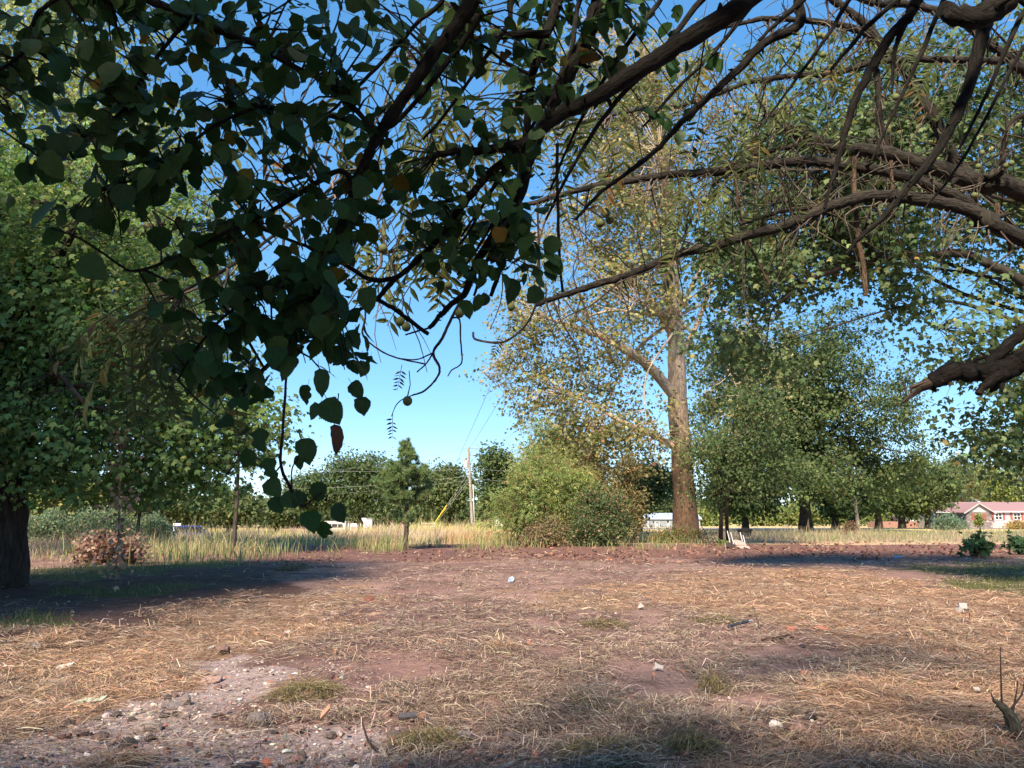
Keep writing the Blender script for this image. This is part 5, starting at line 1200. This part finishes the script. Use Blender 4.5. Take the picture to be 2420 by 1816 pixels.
# ---- walnut tree reaching in from the right
WB = np.array([6.6, 6.0, 0.])
wal = thing('walnut_tree', 'walnut tree with long brown limbs arching in from the right, green nuts hanging', 'tree', WB)
g = G(); g.tube([WB, WB + [0, 0, 1.2], WB + [-.1, 0, 3], WB + [-.2, 0, 4.6], WB + [-.4, 0, 7]], [.42, .32, .28, .24, .14], 14, (.12, .095, .08), .07, np.random.RandomState(3), sub=5); part('trunk', g, M_BARKN, wal, smooth_=True)
j1 = [WB + [-.1, 0, 2.6]]; j2 = [WB + [-.1, 0, 3.1]]; j3 = [WB + [-.2, 0, 4.4]]
WL = [
 ([(2420, 456), (2341, 441), (2267, 415), (2175, 386), (2082, 360), (1989, 352), (1915, 330), (1860, 308), (1830, 280), (1808, 267)], 5.4, 46, 18, j2),
 ([(1989, 353), (1930, 345), (1882, 345), (1804, 363), (1741, 386), (1690, 420)], 5.3, 16, 7, None),
 ([(2275, 412), (2250, 370), (2230, 326), (2193, 260), (2137, 167), (2082, 107), (2045, 59), (2000, 22), (1940, -20)], 5.5, 33, 16, None),
 ([(2082, 100), (2026, 70), (1934, 52), (1822, 44), (1767, 52), (1670, 78), (1600, 110)], 5.5, 18, 7, None),
 ([(2420, 567), (2341, 519), (2249, 486), (2138, 467), (2063, 463), (1989, 478), (1915, 508), (1841, 538), (1767, 556), (1693, 582), (1600, 602), (1487, 650), (1379, 682), (1306, 707), (1263, 720)], 5.0, 36, 11, j1),
 ([(2304, 486), (2193, 437), (2100, 408), (2008, 393), (1915, 382), (1822, 389), (1711, 404), (1600, 412), (1487, 427), (1415, 438), (1342, 456), (1270, 477), (1190, 500)], 5.2, 28, 11, None),
 ([(2440, 175), (2420, 160), (2375, 130), (2330, 100), (2286, 59), (2230, 30), (2138, 11), (2063, 7), (1990, -20)], 5.6, 23, 15, j3),
 ([(2371, 145), (2267, 141), (2156, 141), (2063, 148), (1971, 174), (1860, 182), (1767, 196), (1674, 230), (1600, 251), (1523, 257), (1433, 275), (1380, 290)], 5.4, 18, 7, None),
 ([(2100, 360), (2082, 297), (2075, 204), (2071, 163)], 5.45, 16, 13, None),
 ([(1950, 488), (1860, 497), (1804, 512), (1748, 530)], 5.05, 11, 10, None),
 ([(2420, 270), (2380, 300), (2372, 360), (2368, 415)], 5.4, 11, 15, None),
 ([(1960, 390), (1900, 420), (1840, 470), (1805, 500)], 5.2, 7, 5, None),
 ([(1433, 275, 5.2), (1330, 300, 4.8), (1180, 340, 4.3), (1020, 390, 3.9), (860, 430, 3.6), (700, 520, 3.3), (560, 620, 3.1), (430, 690, 3.0)], 4.2, 10, 5, None),
 ([(1200, 497, 5.0), (1100, 540, 4.4), (1000, 580, 3.9), (900, 600, 3.6)], 4.2, 10, 5, None),
 ([(1180, 340, 4.3), (1100, 260, 4.1), (1010, 170, 4.0), (930, 90, 3.9)], 4.1, 7, 4, None),
 ([(860, 430, 3.6), (780, 340, 3.5), (680, 250, 3.3)], 3.5, 7, 3, None),
]
WS = limbs_from(WL, 1, wal, M_BARKN, (.047, .042, .037), '', seed=7, jit=.05)
WH = [([(2019, 370), (2019, 450), (2026, 543), (2041, 635), (2045, 700)], 5.1, 11, 12, None), ([(1737, 405), (1745, 482), (1759, 541), (1778, 593), (1819, 672)], 5.1, 9, 6, None), ([(2105, 380), (2108, 430), (2110, 455)], 5.1, 7, 9, None),
      ([(2355, 480), (2362, 530), (2380, 560), (2388, 600)], 5.0, 11, 9, None)]
limbs_from(WH, 1, wal, M_BARKN, (.15, .1, .075), '', name='hanging_dead_branch', seed=8, knobs=False, sides=7)
SW = np.vstack(WS)
# twigs named one by one where they stand out against the sky
WT = [([(1100, 690), (1068, 751), (1046, 798), (1024, 834), (1039, 870), (1031, 895), (1003, 924), (974, 935)], 3.2, 8, 4, None), ([(1068, 751), (1086, 756), (1088, 800), (1092, 850), (1085, 865), (1068, 875), (1058, 890)], 3.2, 5, 3, None),
      ([(1270, 480), (1274, 613), (1274, 689), (1252, 754), (1216, 794), (1180, 810), (1125, 803), (1118, 785)], 3.6, 6, 6, None), ([(863, 720), (863, 754), (858, 794), (901, 830), (945, 848), (1006, 861)], 3.2, 5, 4, None),
      ([(1024, 834), (985, 850), (945, 848)], 3.2, 4, 3, None), ([(1013, 776), (980, 785), (958, 792)], 2.7, 5, 4, None), ([(1340, 456), (1400, 500), (1425, 515)], 4.2, 5, 3, None), ([(974, 935), (950, 945), (935, 960), (925, 985)], 3.2, 3, 2, None), ([(1024, 834), (1006, 861), (985, 880)], 3.2, 4, 3, None)]
limbs_from(WT, 1, wal, M_BARKN, (.09, .07, .07), '', name='twig', seed=9, knobs=False, sides=6, jit=.04)
rng = np.random.RandomState(41); gt3 = G()
for _ in range(620):
    a = SW[rng.randint(len(SW))]; L = rng.uniform(.12, .75); d = unit(np.array([rng.uniform(-1, .6), rng.uniform(-.5, .5), rng.choice([-1.0, -.8, .6])]) + rng.randn(3) * .3)
    P = [a]; 
    for k in range(4): P.append(P[-1] + d * L / 4); d = unit(d + rng.randn(3) * .28 + [0, 0, -.12])
    gt3.tube(P, np.linspace(.006, .0018, 5) * rng.uniform(.7, 1.4), 4, pal(rng, 1, [(2, (.12, .095, .08)), (1, (.2, .17, .15))])[0], cap=False, sub=2)
    if rng.rand() < .5:
        d2 = unit(d + rng.randn(3) * .8); gt3.tube([P[2], P[2] + d2 * L * .25, P[2] + d2 * L * .45 + [0, 0, -.03]], [.003, .002, .001], 3, (.13, .1, .085), cap=False)
part('twigs', gt3, M_BARKN, wal, kind='stuff', smooth_=True)
def compound_leaf(seed):
    rng = np.random.RandomState(seed); g = G(); L = 1.0; m = rng.randint(5, 8)
    P = np.array([(0, u * L, -.28 * u * u) for u in np.linspace(0, 1, 6)]); g.tube(P, np.linspace(.012, .005, 6), 4, (.3, .3, .3), np.array(0) if 0 else 0.0, rng)
    for i in range(m):
        u = .22 + .78 * (i + .3) / m; c = np.array((0, u, -.28 * u * u))
        for sd in (-1, 1):
            if rng.rand() < .12: continue
            s = .30 * rng.uniform(.7, 1.1) * (1 - .25 * abs(u - .6)); dr = unit(np.array((sd * 1.0, .45 + rng.randn() * .15, -.45 + rng.randn() * .25)))
            nr = unit(np.array((sd * -.3, 0, 1.0)) + rng.randn(3) * .35); sx = unit(np.cross(dr, nr)); nr = np.cross(sx, dr)
            tv = np.array([(0, 0, 0), (.13, .3, .03), (.11, .6, .02), (0, 1, -.1), (-.11, .6, .02), (-.13, .3, .03)]); V = c + s * (tv[:, :1] * sx + tv[:, 1:2] * dr + tv[:, 2:] * nr)
            r = rng.uniform(-.12, .12); g.add(V, [[0, 1, 2, 3], [0, 3, 4, 5]], (max(r, 0),) * 3, tv)
    return g
CLV = [compound_leaf(300 + k).mesh('compound_leaf', M_WAL) for k in range(9)]
WAREAS = [([(920, 60), (1240, 120), (1230, 520), (1000, 520), (900, 400)], 52, (3.4, 4.4), .34), ([(240, 640), (420, 680), (560, 800), (480, 860), (330, 860), (200, 740)], 26, (2.7, 3.1), .34),
          ([(1600, 90), (2080, 90), (1980, 330), (1620, 360)], 46, (4.6, 5.6), .32), ([(1480, 400), (1880, 400), (1860, 560), (1500, 600)], 26, (4.4, 5.2), .28), ([(2080, 60), (2420, 60), (2420, 560), (2200, 400)], 22, (4.8, 5.8), .3),
          ([(860, 480), (1100, 500), (1060, 640), (860, 620)], 16, (3.3, 3.9), .32), ([(1240, 60), (1560, 60), (1520, 380), (1300, 420)], 30, (3.6, 4.8), .32), ([(560, 150), (860, 150), (800, 420), (600, 420)], 12, (3.0, 3.6), .3)]
ci = 0; ends = []
for poly, n, (t0, t1), sz in WAREAS:
    xs = [p[0] for p in poly]; ys = [p[1] for p in poly]; k = 0
    while k < n:
        px, py = rng.uniform(min(xs), max(xs)), rng.uniform(min(ys), max(ys))
        if not inpoly(np.array([px]), np.array([py]), poly)[0]: continue
        k += 1; p = at(px, py, rng.uniform(t0, t1)); ci += 1; ends.append(p)
        ax = np.array([rng.uniform(-.9, .5), rng.uniform(-.5, .4), -.75]) + rng.randn(3) * .2
        place(CLV[ci % 9], wal, p, ax, np.array([rng.uniform(-.5, .5), -.5, .7]), sz * rng.uniform(.75, 1.2), name='compound_leaf')
for px, py, t in ((928, 975, 3.2), (950, 862, 3.2), (1190, 790, 3.6), (1210, 735, 3.7)):
    place(CLV[int(px) % 9], wal, at(px, py, t), (rng.uniform(-.5, .5), 0, -.8), (.2, -.9, .3), .11, name='compound_leaf')
ends = np.array([e for e in ends if ((SW - e) ** 2).sum(1).min() < .42]); g = G(); twigs(g, SW, ends, .004, (.1, .08, .07), rng, .08); part('leaf_stems', g, M_BARKN, wal, kind='stuff')
def nut_mesh():
    import bmesh
    bm = bmesh.new(); bmesh.ops.create_icosphere(bm, subdivisions=3, radius=.5)
    for v in bm.verts:
        c = v.co; v.co = c * (1 + .03 * float(n2(c.x * 5, c.z * 5 + c.y * 3, 2))); v.co.z *= 1.06
    me = bpy.data.meshes.new('walnut_fruit'); bm.to_mesh(me); bm.free(); 
    for p in me.polygons: p.use_smooth = True
    a = me.attributes.new('col', 'FLOAT_COLOR', 'POINT'); a.data.foreach_set('color', np.tile([.12, .14, .05, 1], len(me.vertices)).astype(np.float32))
    me.materials.append(plain_mat('walnut_husk', .75, 7, .3)); return me
NUT = nut_mesh()
NUTS = [(1432, 503, 4.2, 1.25), (1418, 527, 4.2, 1.2), (1441, 519, 4.26, 1.2), (946, 760, 3.2, .9), (960, 773, 3.2, .9), (1086, 741, 3.2, .9), (963, 948, 3.2, .95), (1060, 675, 3.2, .8), (1208, 726, 3.7, .9), (1207, 57, 3.5, 1), (1222, 68, 3.5, 1), (1436, 418, 4.6, 1), (1421, 418, 4.6, .9),
        (1937, 84, 5.2, 1), (1947, 87, 5.2, 1), (1945, 130, 5.2, 1), (1886, 107, 5.2, 1), (2117, 230, 5.2, 1.1), (1912, 160, 5.2, .9), (1740, 265, 5, .9), (1760, 267, 5, .9), (1664, 474, 4.8, .9), (1672, 478, 4.8, .9), (1716, 476, 4.8, .9), (2320, 362, 5.2, .9), (2312, 394, 5.2, .9), (2390, 386, 5.2, .9), (2378, 392, 5.3, .9), (2302, 462, 5.1, .9), (2310, 463, 5.15, .9), (1396, 355, 4.6, 1), (1375, 380, 4.6, .9), (905, 588, 3.4, .9)]
gs = G()
for px, py, t, s in NUTS:
    p = at(px, py, t); o = place(NUT, wal, p, (0, 1, 0), (0, 0, 1), .043 * s, name='walnut_fruit')
    gs.tube([p + [0, 0, .02], p + [.01, 0, .07], p + [.02 * rng.randn(), 0, .13]], [.003, .002, .002], 4, (.15, .13, .09))
part('fruit_stalks', gs, M_BARKN, wal, kind='stuff')

# ================================================================== SMALL THINGS ON THE GROUND
def rock_obj(name, label, cat, px, py, wpx, hpx, col, seed, group=None, flat=1.0, ang=False, depth=.8):
    import bmesh
    rng = np.random.RandomState(seed); p = gnd(px, py); t = gt(px, py); s = t / FPX
    bm = bmesh.new(); bmesh.ops.create_icosphere(bm, subdivisions=3, radius=1.0)
    dirs = unit(rng.randn(9 if ang else 14, 3)); cut = rng.uniform(.55, .9, len(dirs))
    V = np.array([v.co[:] for v in bm.verts]); F = np.array([[v.index for v in f.verts] for f in bm.faces]); bm.free()
    for d, c in zip(dirs, cut):
        k = V @ d; V = V - np.maximum(k - c, 0)[:, None] * d
    V = V * (1 + .05 * rng.randn(len(V), 1)); V[:, 2] *= 1
    V = V / np.abs(V).max(0); V = V * np.array([wpx * s / 2, wpx * s / 2 * depth, hpx * s / 2])
    a = rng.uniform(-.5, .5); V = np.stack([V[:, 0] * math.cos(a) - V[:, 1] * math.sin(a), V[:, 0] * math.sin(a) + V[:, 1] * math.cos(a), V[:, 2]], -1)
    z = float(hgt(p[0], p[1])); g = G(); base = np.array([p[0], p[1], z])
    g.add(V + base + [0, 0, hpx * s / 2 * .6], F, np.clip(np.array(col) * (1 + .12 * rng.randn(len(V), 1)), .01, .9)); solo(name, g, M_ROCK, base, label, cat, group)
DK, GY, BR, RD, WH_ = (.05, .042, .042), (.13, .112, .108), (.15, .095, .08), (.34, .12, .075), (.68, .64, .61)
for i, (nm, lab, cat, px, py, w, h, c) in enumerate((
 ('stone', 'jagged brown clod standing up in the golden straw at left', 'stone', 528, 1540, 34, 24, BR), ('stone', 'flat reddish stone at the top of the gravel patch', 'stone', 500, 1608, 44, 15, (.3, .2, .17)),
 ('stone', 'small rounded reddish stone just below the flat one', 'stone', 516, 1622, 16, 12, BR), ('stone', 'small black chunk at the upper edge of the gravel', 'stone', 398, 1653, 18, 14, DK),
 ('concrete_chunk', 'dark flat concrete chunk beside the small black one', 'rubble', 408, 1672, 40, 16, (.14, .12, .125)), ('concrete_chunk', 'upright grey concrete piece on the gravel edge', 'rubble', 440, 1662, 24, 22, (.15, .12, .11)),
 ('stone', 'black upright rock in the gravel at the bottom left', 'stone', 300, 1775, 44, 36, DK), ('concrete_chunk', 'big grey concrete chunk in the gravel below the green hay heap', 'rubble', 612, 1708, 56, 34, GY),
 ('concrete_chunk', 'weathered concrete lump in the middle of the gravel', 'rubble', 360, 1722, 56, 24, (.22, .175, .165)), ('stone', 'dark slanted stone left of the concrete lump', 'stone', 240, 1745, 34, 20, (.09, .07, .065)),
 ('stone', 'brown squarish stone right of the big concrete chunk', 'stone', 702, 1726, 44, 26, (.2, .14, .125)), ('stone', 'round brown stone near the bottom edge, left of centre', 'stone', 704, 1790, 30, 22, (.24, .15, .13)),
 ('stone', 'dark slab at the bottom edge left of centre', 'stone', 586, 1812, 66, 18, DK), ('brick_chunk', 'red brick corner beside the dark slab', 'brick', 632, 1806, 24, 24, RD),
 ('stone', 'black stone under the hay heap at the bottom', 'stone', 925, 1780, 34, 24, DK), ('stone', 'dark flat stone in the bare soil row', 'stone', 1075, 1786, 44, 18, (.09, .08, .085)),
 ('stone', 'grey rounded stone in the bare soil row', 'stone', 1095, 1752, 40, 26, (.17, .145, .14)), ('stone', 'long dark clod in the bare soil row', 'stone', 1205, 1745, 50, 18, (.11, .08, .075)),
 ('stone', 'grey flat stone with a straw across it at the bottom', 'stone', 1235, 1796, 36, 20, GY), ('brick_chunk', 'pink brick piece right of the grey flat stone', 'brick', 1262, 1792, 20, 20, (.4, .18, .14)),
 ('brick_chunk', 'orange red brick piece at the very bottom centre', 'brick', 948, 1812, 36, 20, RD), ('stone', 'pale pebble at the bottom left of centre', 'stone', 840, 1806, 18, 12, WH_),
 ('stone', 'white chalky stone at the lower right', 'stone', 1835, 1732, 30, 22, WH_), ('brick_chunk', 'small red brick bit under the white chalky stone', 'brick', 1837, 1748, 18, 14, RD),
 ('brick_chunk', 'grey brown broken brick right of the white chalky stone', 'brick', 1886, 1744, 36, 26, (.26, .16, .13)), ('brick_chunk', 'dark red brick piece below the white chalky stone', 'brick', 1862, 1782, 30, 14, (.28, .11, .08)),
 ('stone', 'dark stone below the white chalky stone', 'stone', 1862, 1795, 30, 14, DK), ('stone', 'white pebble at the bottom edge, lower right', 'stone', 1935, 1810, 20, 9, WH_),
 ('brick_chunk', 'red brick fragment at the lower right corner', 'brick', 2378, 1782, 46, 20, RD), ('stone', 'dark round stone near the cut branch at right', 'stone', 2352, 1695, 28, 20, (.09, .07, .065)),
 ('brick_chunk', 'row end brick, orange, in the straw right of centre', 'brick', 1992, 1489, 16, 10, (.42, .18, .1)), ('brick_chunk', 'dark red brick pair half buried in the straw right of centre', 'brick', 1940, 1491, 42, 11, (.34, .14, .1)), ('brick_chunk', 'brick lump left of the half buried pair', 'brick', 1870, 1492, 22, 11, (.3, .12, .09)),
 ('brick_chunk', 'bright orange brick rubble in the bare strip right of centre', 'brick', 1905, 1590, 40, 10, (.46, .17, .09)), ('brick_chunk', 'small orange brick chip in mid yard', 'brick', 1041, 1528, 12, 9, (.5, .2, .12)), ('brick_chunk', 'orange brick chip beside the small straw tuft', 'brick', 1249, 1526, 10, 8, (.5, .2, .12)),
 ('stone', 'black pebble in the straw right of the pipe', 'stone', 1895, 1524, 14, 9, DK), ('stone', 'dark red clod in the small rubble heap left of centre', 'stone', 874, 1421, 26, 15, (.16, .07, .05)), ('stone', 'flat grey stone in the straw at far left', 'stone', 118, 1592, 36, 9, GY),
 ('stone', 'pale grey stone beside the left straw tuft', 'stone', 78, 1528, 40, 14, (.3, .28, .27)), ('stone', 'pale pebble in the lower right straw', 'stone', 2098, 1720, 16, 13, (.4, .33, .3)))):
    rock_obj(nm, lab, cat, px, py, w * 1.15, h * 1.3, c, 400 + i, 'stones and rubble in the yard', ang=('chunk' in nm))
_r = np.random.RandomState(88)
ORD = ('first', 'second', 'third', 'fourth', 'fifth', 'sixth', 'seventh', 'eighth', 'ninth', 'tenth', 'eleventh', 'twelfth', 'thirteenth', 'fourteenth', 'fifteenth', 'sixteenth', 'seventeenth', 'eighteenth', 'nineteenth', 'twentieth')
CLC = [(DK, 'black'), ((.1, .08, .075), 'dark grey'), ((.14, .1, .09), 'brown'), ((.17, .14, .135), 'grey'), ((.13, .07, .06), 'reddish')]
for q, (m, x0, x1, y0, y1, where) in enumerate(((20, 0, 880, 1725, 1812, 'along the bottom edge of the gravel'), (9, 150, 640, 1672, 1715, 'in the upper half of the gravel'), (14, 830, 1320, 1730, 1812, 'in the bare soil at the bottom centre'), (8, 1700, 2000, 1700, 1812, 'in the bare soil at the lower right'))):
    xs = np.linspace(x0, x1, m) + _r.uniform(-.4, .4, m) * (x1 - x0) / m
    for i in range(m):
        w = _r.uniform(15, 36); cc, cn = CLC[_r.randint(5)]
        rock_obj('soil_clod', '%s clod, %s from left %s' % (cn, ORD[i], where), 'clod', xs[i], _r.uniform(y0, y1), w, w * _r.uniform(.5, .8), cc, 900 + q * 40 + i, 'clods in the soil', ang=i % 2 == 0)

def heap(label, px, py, wpx, hpx, palette, seed, n=420, cat='hay', upright=.0):
    rng = np.random.RandomState(seed); p = gnd(px, py); s = gt(px, py) / FPX; a = rng.rand(n) * 6.28; r = np.sqrt(rng.rand(n)); rx = wpx * s / 2; H = hpx * s
    x = p[0] + rx * r * np.cos(a); y = p[1] + rx * .8 * r * np.sin(a); z = hgt(x, y) + H * (1 - r ** 1.6) * rng.rand(n) ** .5
    az = a + rng.randn(n) * .9; g = G()
    strands(g, x, y, z, rng.uniform(.08, .2, n) * (1 + gt(px, py) / 30), np.full(n, .0042) * max(1, gt(px, py) / 8), az, np.abs(rng.randn(n)) * .3 - .25 + upright * rng.rand(n), pal(rng, n, palette), .3, rng)
    solo('straw_heap', g, M_GRASS, (p[0], p[1], float(hgt(p[0], p[1]))), label, cat, 'loose hay heaps')
GRN = [(3, (0.2, 0.171, 0.075)), (2, (0.13, 0.117, 0.055)), (1.5, (0.3, 0.234, 0.12)), (1, (0.09, 0.077, 0.045))]
for i, a in enumerate((('spiky golden straw tuft at the left beside the dark soil', 135, 1520, 90, 34, GOLD, 500, .9), ('golden straw heap at the edge of the dark soil', 440, 1470, 90, 24, GOLD, 420, .2), ('olive hay heap right of the gravel patch', 720, 1640, 150, 34, GRN, 900, .3),
    ('small pointed straw tuft in mid yard', 1185, 1548, 46, 30, GOLD, 260, .9), ('pointed dark hay tuft right of centre', 1685, 1640, 50, 44, GRN, 300, 1.2), ('olive hay heap at the bottom centre', 1010, 1755, 130, 30, GRN, 800, .5), ('golden straw heap at the bottom left edge', 265, 1812, 80, 24, GOLD, 400, .3),
    ('long dark hay windrow at the bottom right of centre', 1430, 1790, 200, 30, GRN, 900, .4), ('flat golden straw heap below the gravel edge at left', 130, 1700, 140, 16, GOLD, 500, .1), ('dark hay heap beside the black pipe', 1690, 1470, 90, 18, GRN, 400, .2), ('olive hay mound in mid yard right', 1430, 1480, 90, 20, GRN, 400, .3), ('olive hay mound at the right bottom corner of the yard', 1640, 1790, 90, 40, GRN, 500, .9),
    ('dark hay mound between yard middle and the white scrap', 1390, 1680, 110, 22, GRN, 450, .5), ('grey hay mound left of centre below the green heap', 690, 1350, 60, 16, GRN, 300, .2), ('golden hay mound in the sunny patch at right', 1900, 1365, 120, 14, GOLD, 350, .2))):
    heap(a[0], a[1], a[2], a[3], a[4], a[5], 500 + i, a[6], upright=a[7])

def bits():
    def flat(name, label, cat, px, py, pts, col, lift=.01, th=.006, tilt=.15):
        p = gnd(px, py); s = gt(px, py) / FPX; z = float(hgt(p[0], p[1])) + .05 + lift; g = G()
        g.prism([(a * s, b * s) for a, b in pts], (p[0], p[1], z), (1, 0, tilt), (0, 1.0, .35), (0, -.2, 1), th, col); solo(name, g, M_PLAIN, (p[0], p[1], z), label, cat)
    flat('paper_scrap', 'crumpled white paper scrap right of the yard centre', 'scrap', 1553, 1582, [(-14, -14), (-6, -4), (-2, 16), (4, 4), (14, -6), (10, -18), (0, -10)], (.34, .32, .3), .005)
    flat('plastic_bag', 'small pale blue plastic bag in the middle of the yard', 'bag', 1208, 1375, [(-8, -14), (-5, 10), (3, 14), (8, 2), (5, -14)], (.26, .34, .46), .01, .015)
    flat('blue_tarp_strip', 'blue tarp strip at the far right edge of the yard', 'tarp', 2122, 1319, [(-14, -6), (-6, 8), (8, 4), (15, -2), (4, -8)], (.08, .16, .24), .005)
    flat('broken_board', 'pale split board lying in the straw at left', 'board', 152, 1580, [(-18, -6), (-16, 6), (18, 10), (16, -2)], (.55, .5, .48), .01, .02)
    flat('torn_plastic', 'green and white torn plastic strip on the gravel edge at left', 'scrap', 205, 1668, [(-40, -4), (-30, 8), (0, 12), (20, 4), (42, 10), (40, -6), (0, -8)], (.3, .36, .28), .01)
    flat('paper_scrap', 'small white scrap in the straw left of the brown clod', 'scrap', 497, 1535, [(-7, -6), (-5, 6), (7, 8), (8, -3)], (.34, .32, .3), .005)
    flat('paper_scrap', 'small white scrap at the end of the golden straw band', 'scrap', 677, 1500, [(-7, -6), (-5, 6), (7, 8), (8, -3)], (.34, .32, .3), .005)
    flat('paper_scrap', 'white scrap high up at right of the yard middle', 'scrap', 1513, 1440, [(-8, -10), (-3, 4), (3, 14), (9, -6)], (.36, .33, .3), .01)
    flat('paper_scrap', 'white scrap in the straw at far right', 'scrap', 2309, 1641, [(-8, -6), (-4, 8), (8, 5), (6, -6)], (.34, .32, .3), .005)
    flat('plank', 'short brown plank in the straw at the bottom right', 'plank', 2255, 1762, [(-24, 4), (-18, 14), (24, -6), (18, -16)], (.17, .12, .095), .03, .02)
    flat('wood_splinter', 'orange brown split of wood in the olive hay heap', 'wood', 768, 1712, [(-6, -26), (-10, 0), (4, 26), (9, 4)], (.36, .2, .13), .05, .02, .4)
    # cup and box
    p = gnd(2268, 1448); s = gt(2268, 1448) / FPX; z = float(hgt(p[0], p[1])); g = G(); g.box(p + [0, 0, z + .06], (13 * s, 10 * s, 8 * s), rot=.3, col=(.36, .36, .35)); g.box(p + [0, 0, z + .06 + 4.4 * s], (11 * s, 8 * s, .01), rot=.3, col=(.3, .3, .3)); solo('foam_box', g, M_PLAIN, (p[0], p[1], z), 'small white foam box at right, left one of two', 'litter')
    p = gnd(2280, 1446); z = float(hgt(p[0], p[1])); g = G(); g.box(p + [0, .05, z + .09], (17 * s, 9 * s, 14 * s), rot=-.2, col=(.36, .36, .35)); g.box(p + [.02, 0.02, z + .03], (17 * s, 6 * s, 6 * s), rot=-.2, col=(.07, .07, .08)); solo('foam_box', g, M_PLAIN, (p[0], p[1], z), 'white foam box with a dark underside at right', 'litter')
    # black pipe
    a, b = gnd(1722, 1492), gnd(1768, 1484); z = float(hgt(a[0], a[1])) + .07; g = G(); P = [np.array([a[0], a[1], z]), np.array([(a[0] + b[0]) / 2, (a[1] + b[1]) / 2, z + .02]), np.array([b[0], b[1], z + .03])]
    g.tube(P, .022, 10, (.03, .035, .05)); g.tube([P[2], P[2] + (P[2] - P[1]) * .5], .014, 8, (.3, .3, .33)); solo('black_pipe', g, M_PLAIN, P[0], 'short black pipe end in the hay right of centre', 'pipe')
    a, b = gnd(942, 1702), gnd(982, 1699); g = G(); z = float(hgt(a[0], a[1])) + .05; g.tube([np.array([a[0], a[1], z]), np.array([b[0], b[1], z])], .026, 10, (.06, .06, .07)); solo('black_pipe', g, M_PLAIN, (a[0], a[1], z), 'short dark pipe in the soil at the bottom centre', 'pipe')
    def stick(label, pts, r0, r1, col, seed):
        P = []
        for q in pts:
            p = gnd(q[0], q[1]); z = float(hgt(p[0], p[1])); P.append(np.array([p[0], p[1], z + .03 + (q[2] if len(q) > 2 else 0)]))
        P, R = smooth(np.array(P), np.linspace(r0, r1, len(P)), 4); g = G(); g.tube(P, R, 7, col, .15, np.random.RandomState(seed)); solo('fallen_stick', g, M_BARKN, P[0], label, 'stick', 'sticks on the ground', smooth_=True)
    stick('dark stick in the straw below the black pipe', [(1800, 1512), (1840, 1508), (1862, 1504), (1875, 1509)], .02, .012, (.07, .04, .035), 1)
    stick('thin reddish twig lying across the golden straw at left', [(620, 1512), (680, 1515), (720, 1527), (745, 1527)], .012, .006, (.16, .07, .06), 2)
    stick('thin stick slanting in the hay right of the black pipe', [(1795, 1486), (1790, 1484, .1), (1782, 1478, .25)], .012, .006, (.11, .09, .08), 3)
    stick('slanting dark twig in the soil at the bottom left of centre', [(888, 1776), (870, 1765, .03), (855, 1745, .1)], .012, .006, (.07, .05, .045), 4)
    # cut branch with upright shoots at the right edge
    p0 = gnd(2425, 1800); z0 = float(hgt(p0[0], p0[1])); root = thing('cut_branch', 'mossy cut branch with upright thin shoots at the right edge', 'branch', (p0[0], p0[1], z0))
    rr = np.random.RandomState(6); t = gt(2400, 1760); Q = lambda x, y, d=0: at(x, y, t + d)
    P, R = smooth(np.array([Q(2440, 1800), Q(2412, 1755), Q(2390, 1700), Q(2370, 1672), Q(2348, 1655)]), np.array([.05, .047, .04, .03, .012]), 5); g = G(); g.tube(P, R, 9, (.12, .11, .085), .2, rr); part('limb', g, M_BARKN, root, smooth_=True)
    for pts in ([(2368, 1668), (2366, 1620), (2364, 1530)], [(2392, 1690), (2400, 1650), (2406, 1610)], [(2385, 1680), (2415, 1640), (2422, 1600)], [(2352, 1660), (2344, 1645), (2342, 1636)], [(2400, 1720), (2430, 1690), (2440, 1660)]):
        g = G(); g.tube([Q(*q) for q in pts], [.008, .006, .003], 5, (.11, .08, .075), sub=3); part('shoot', g, M_BARKN, root, smooth_=True)
bits()
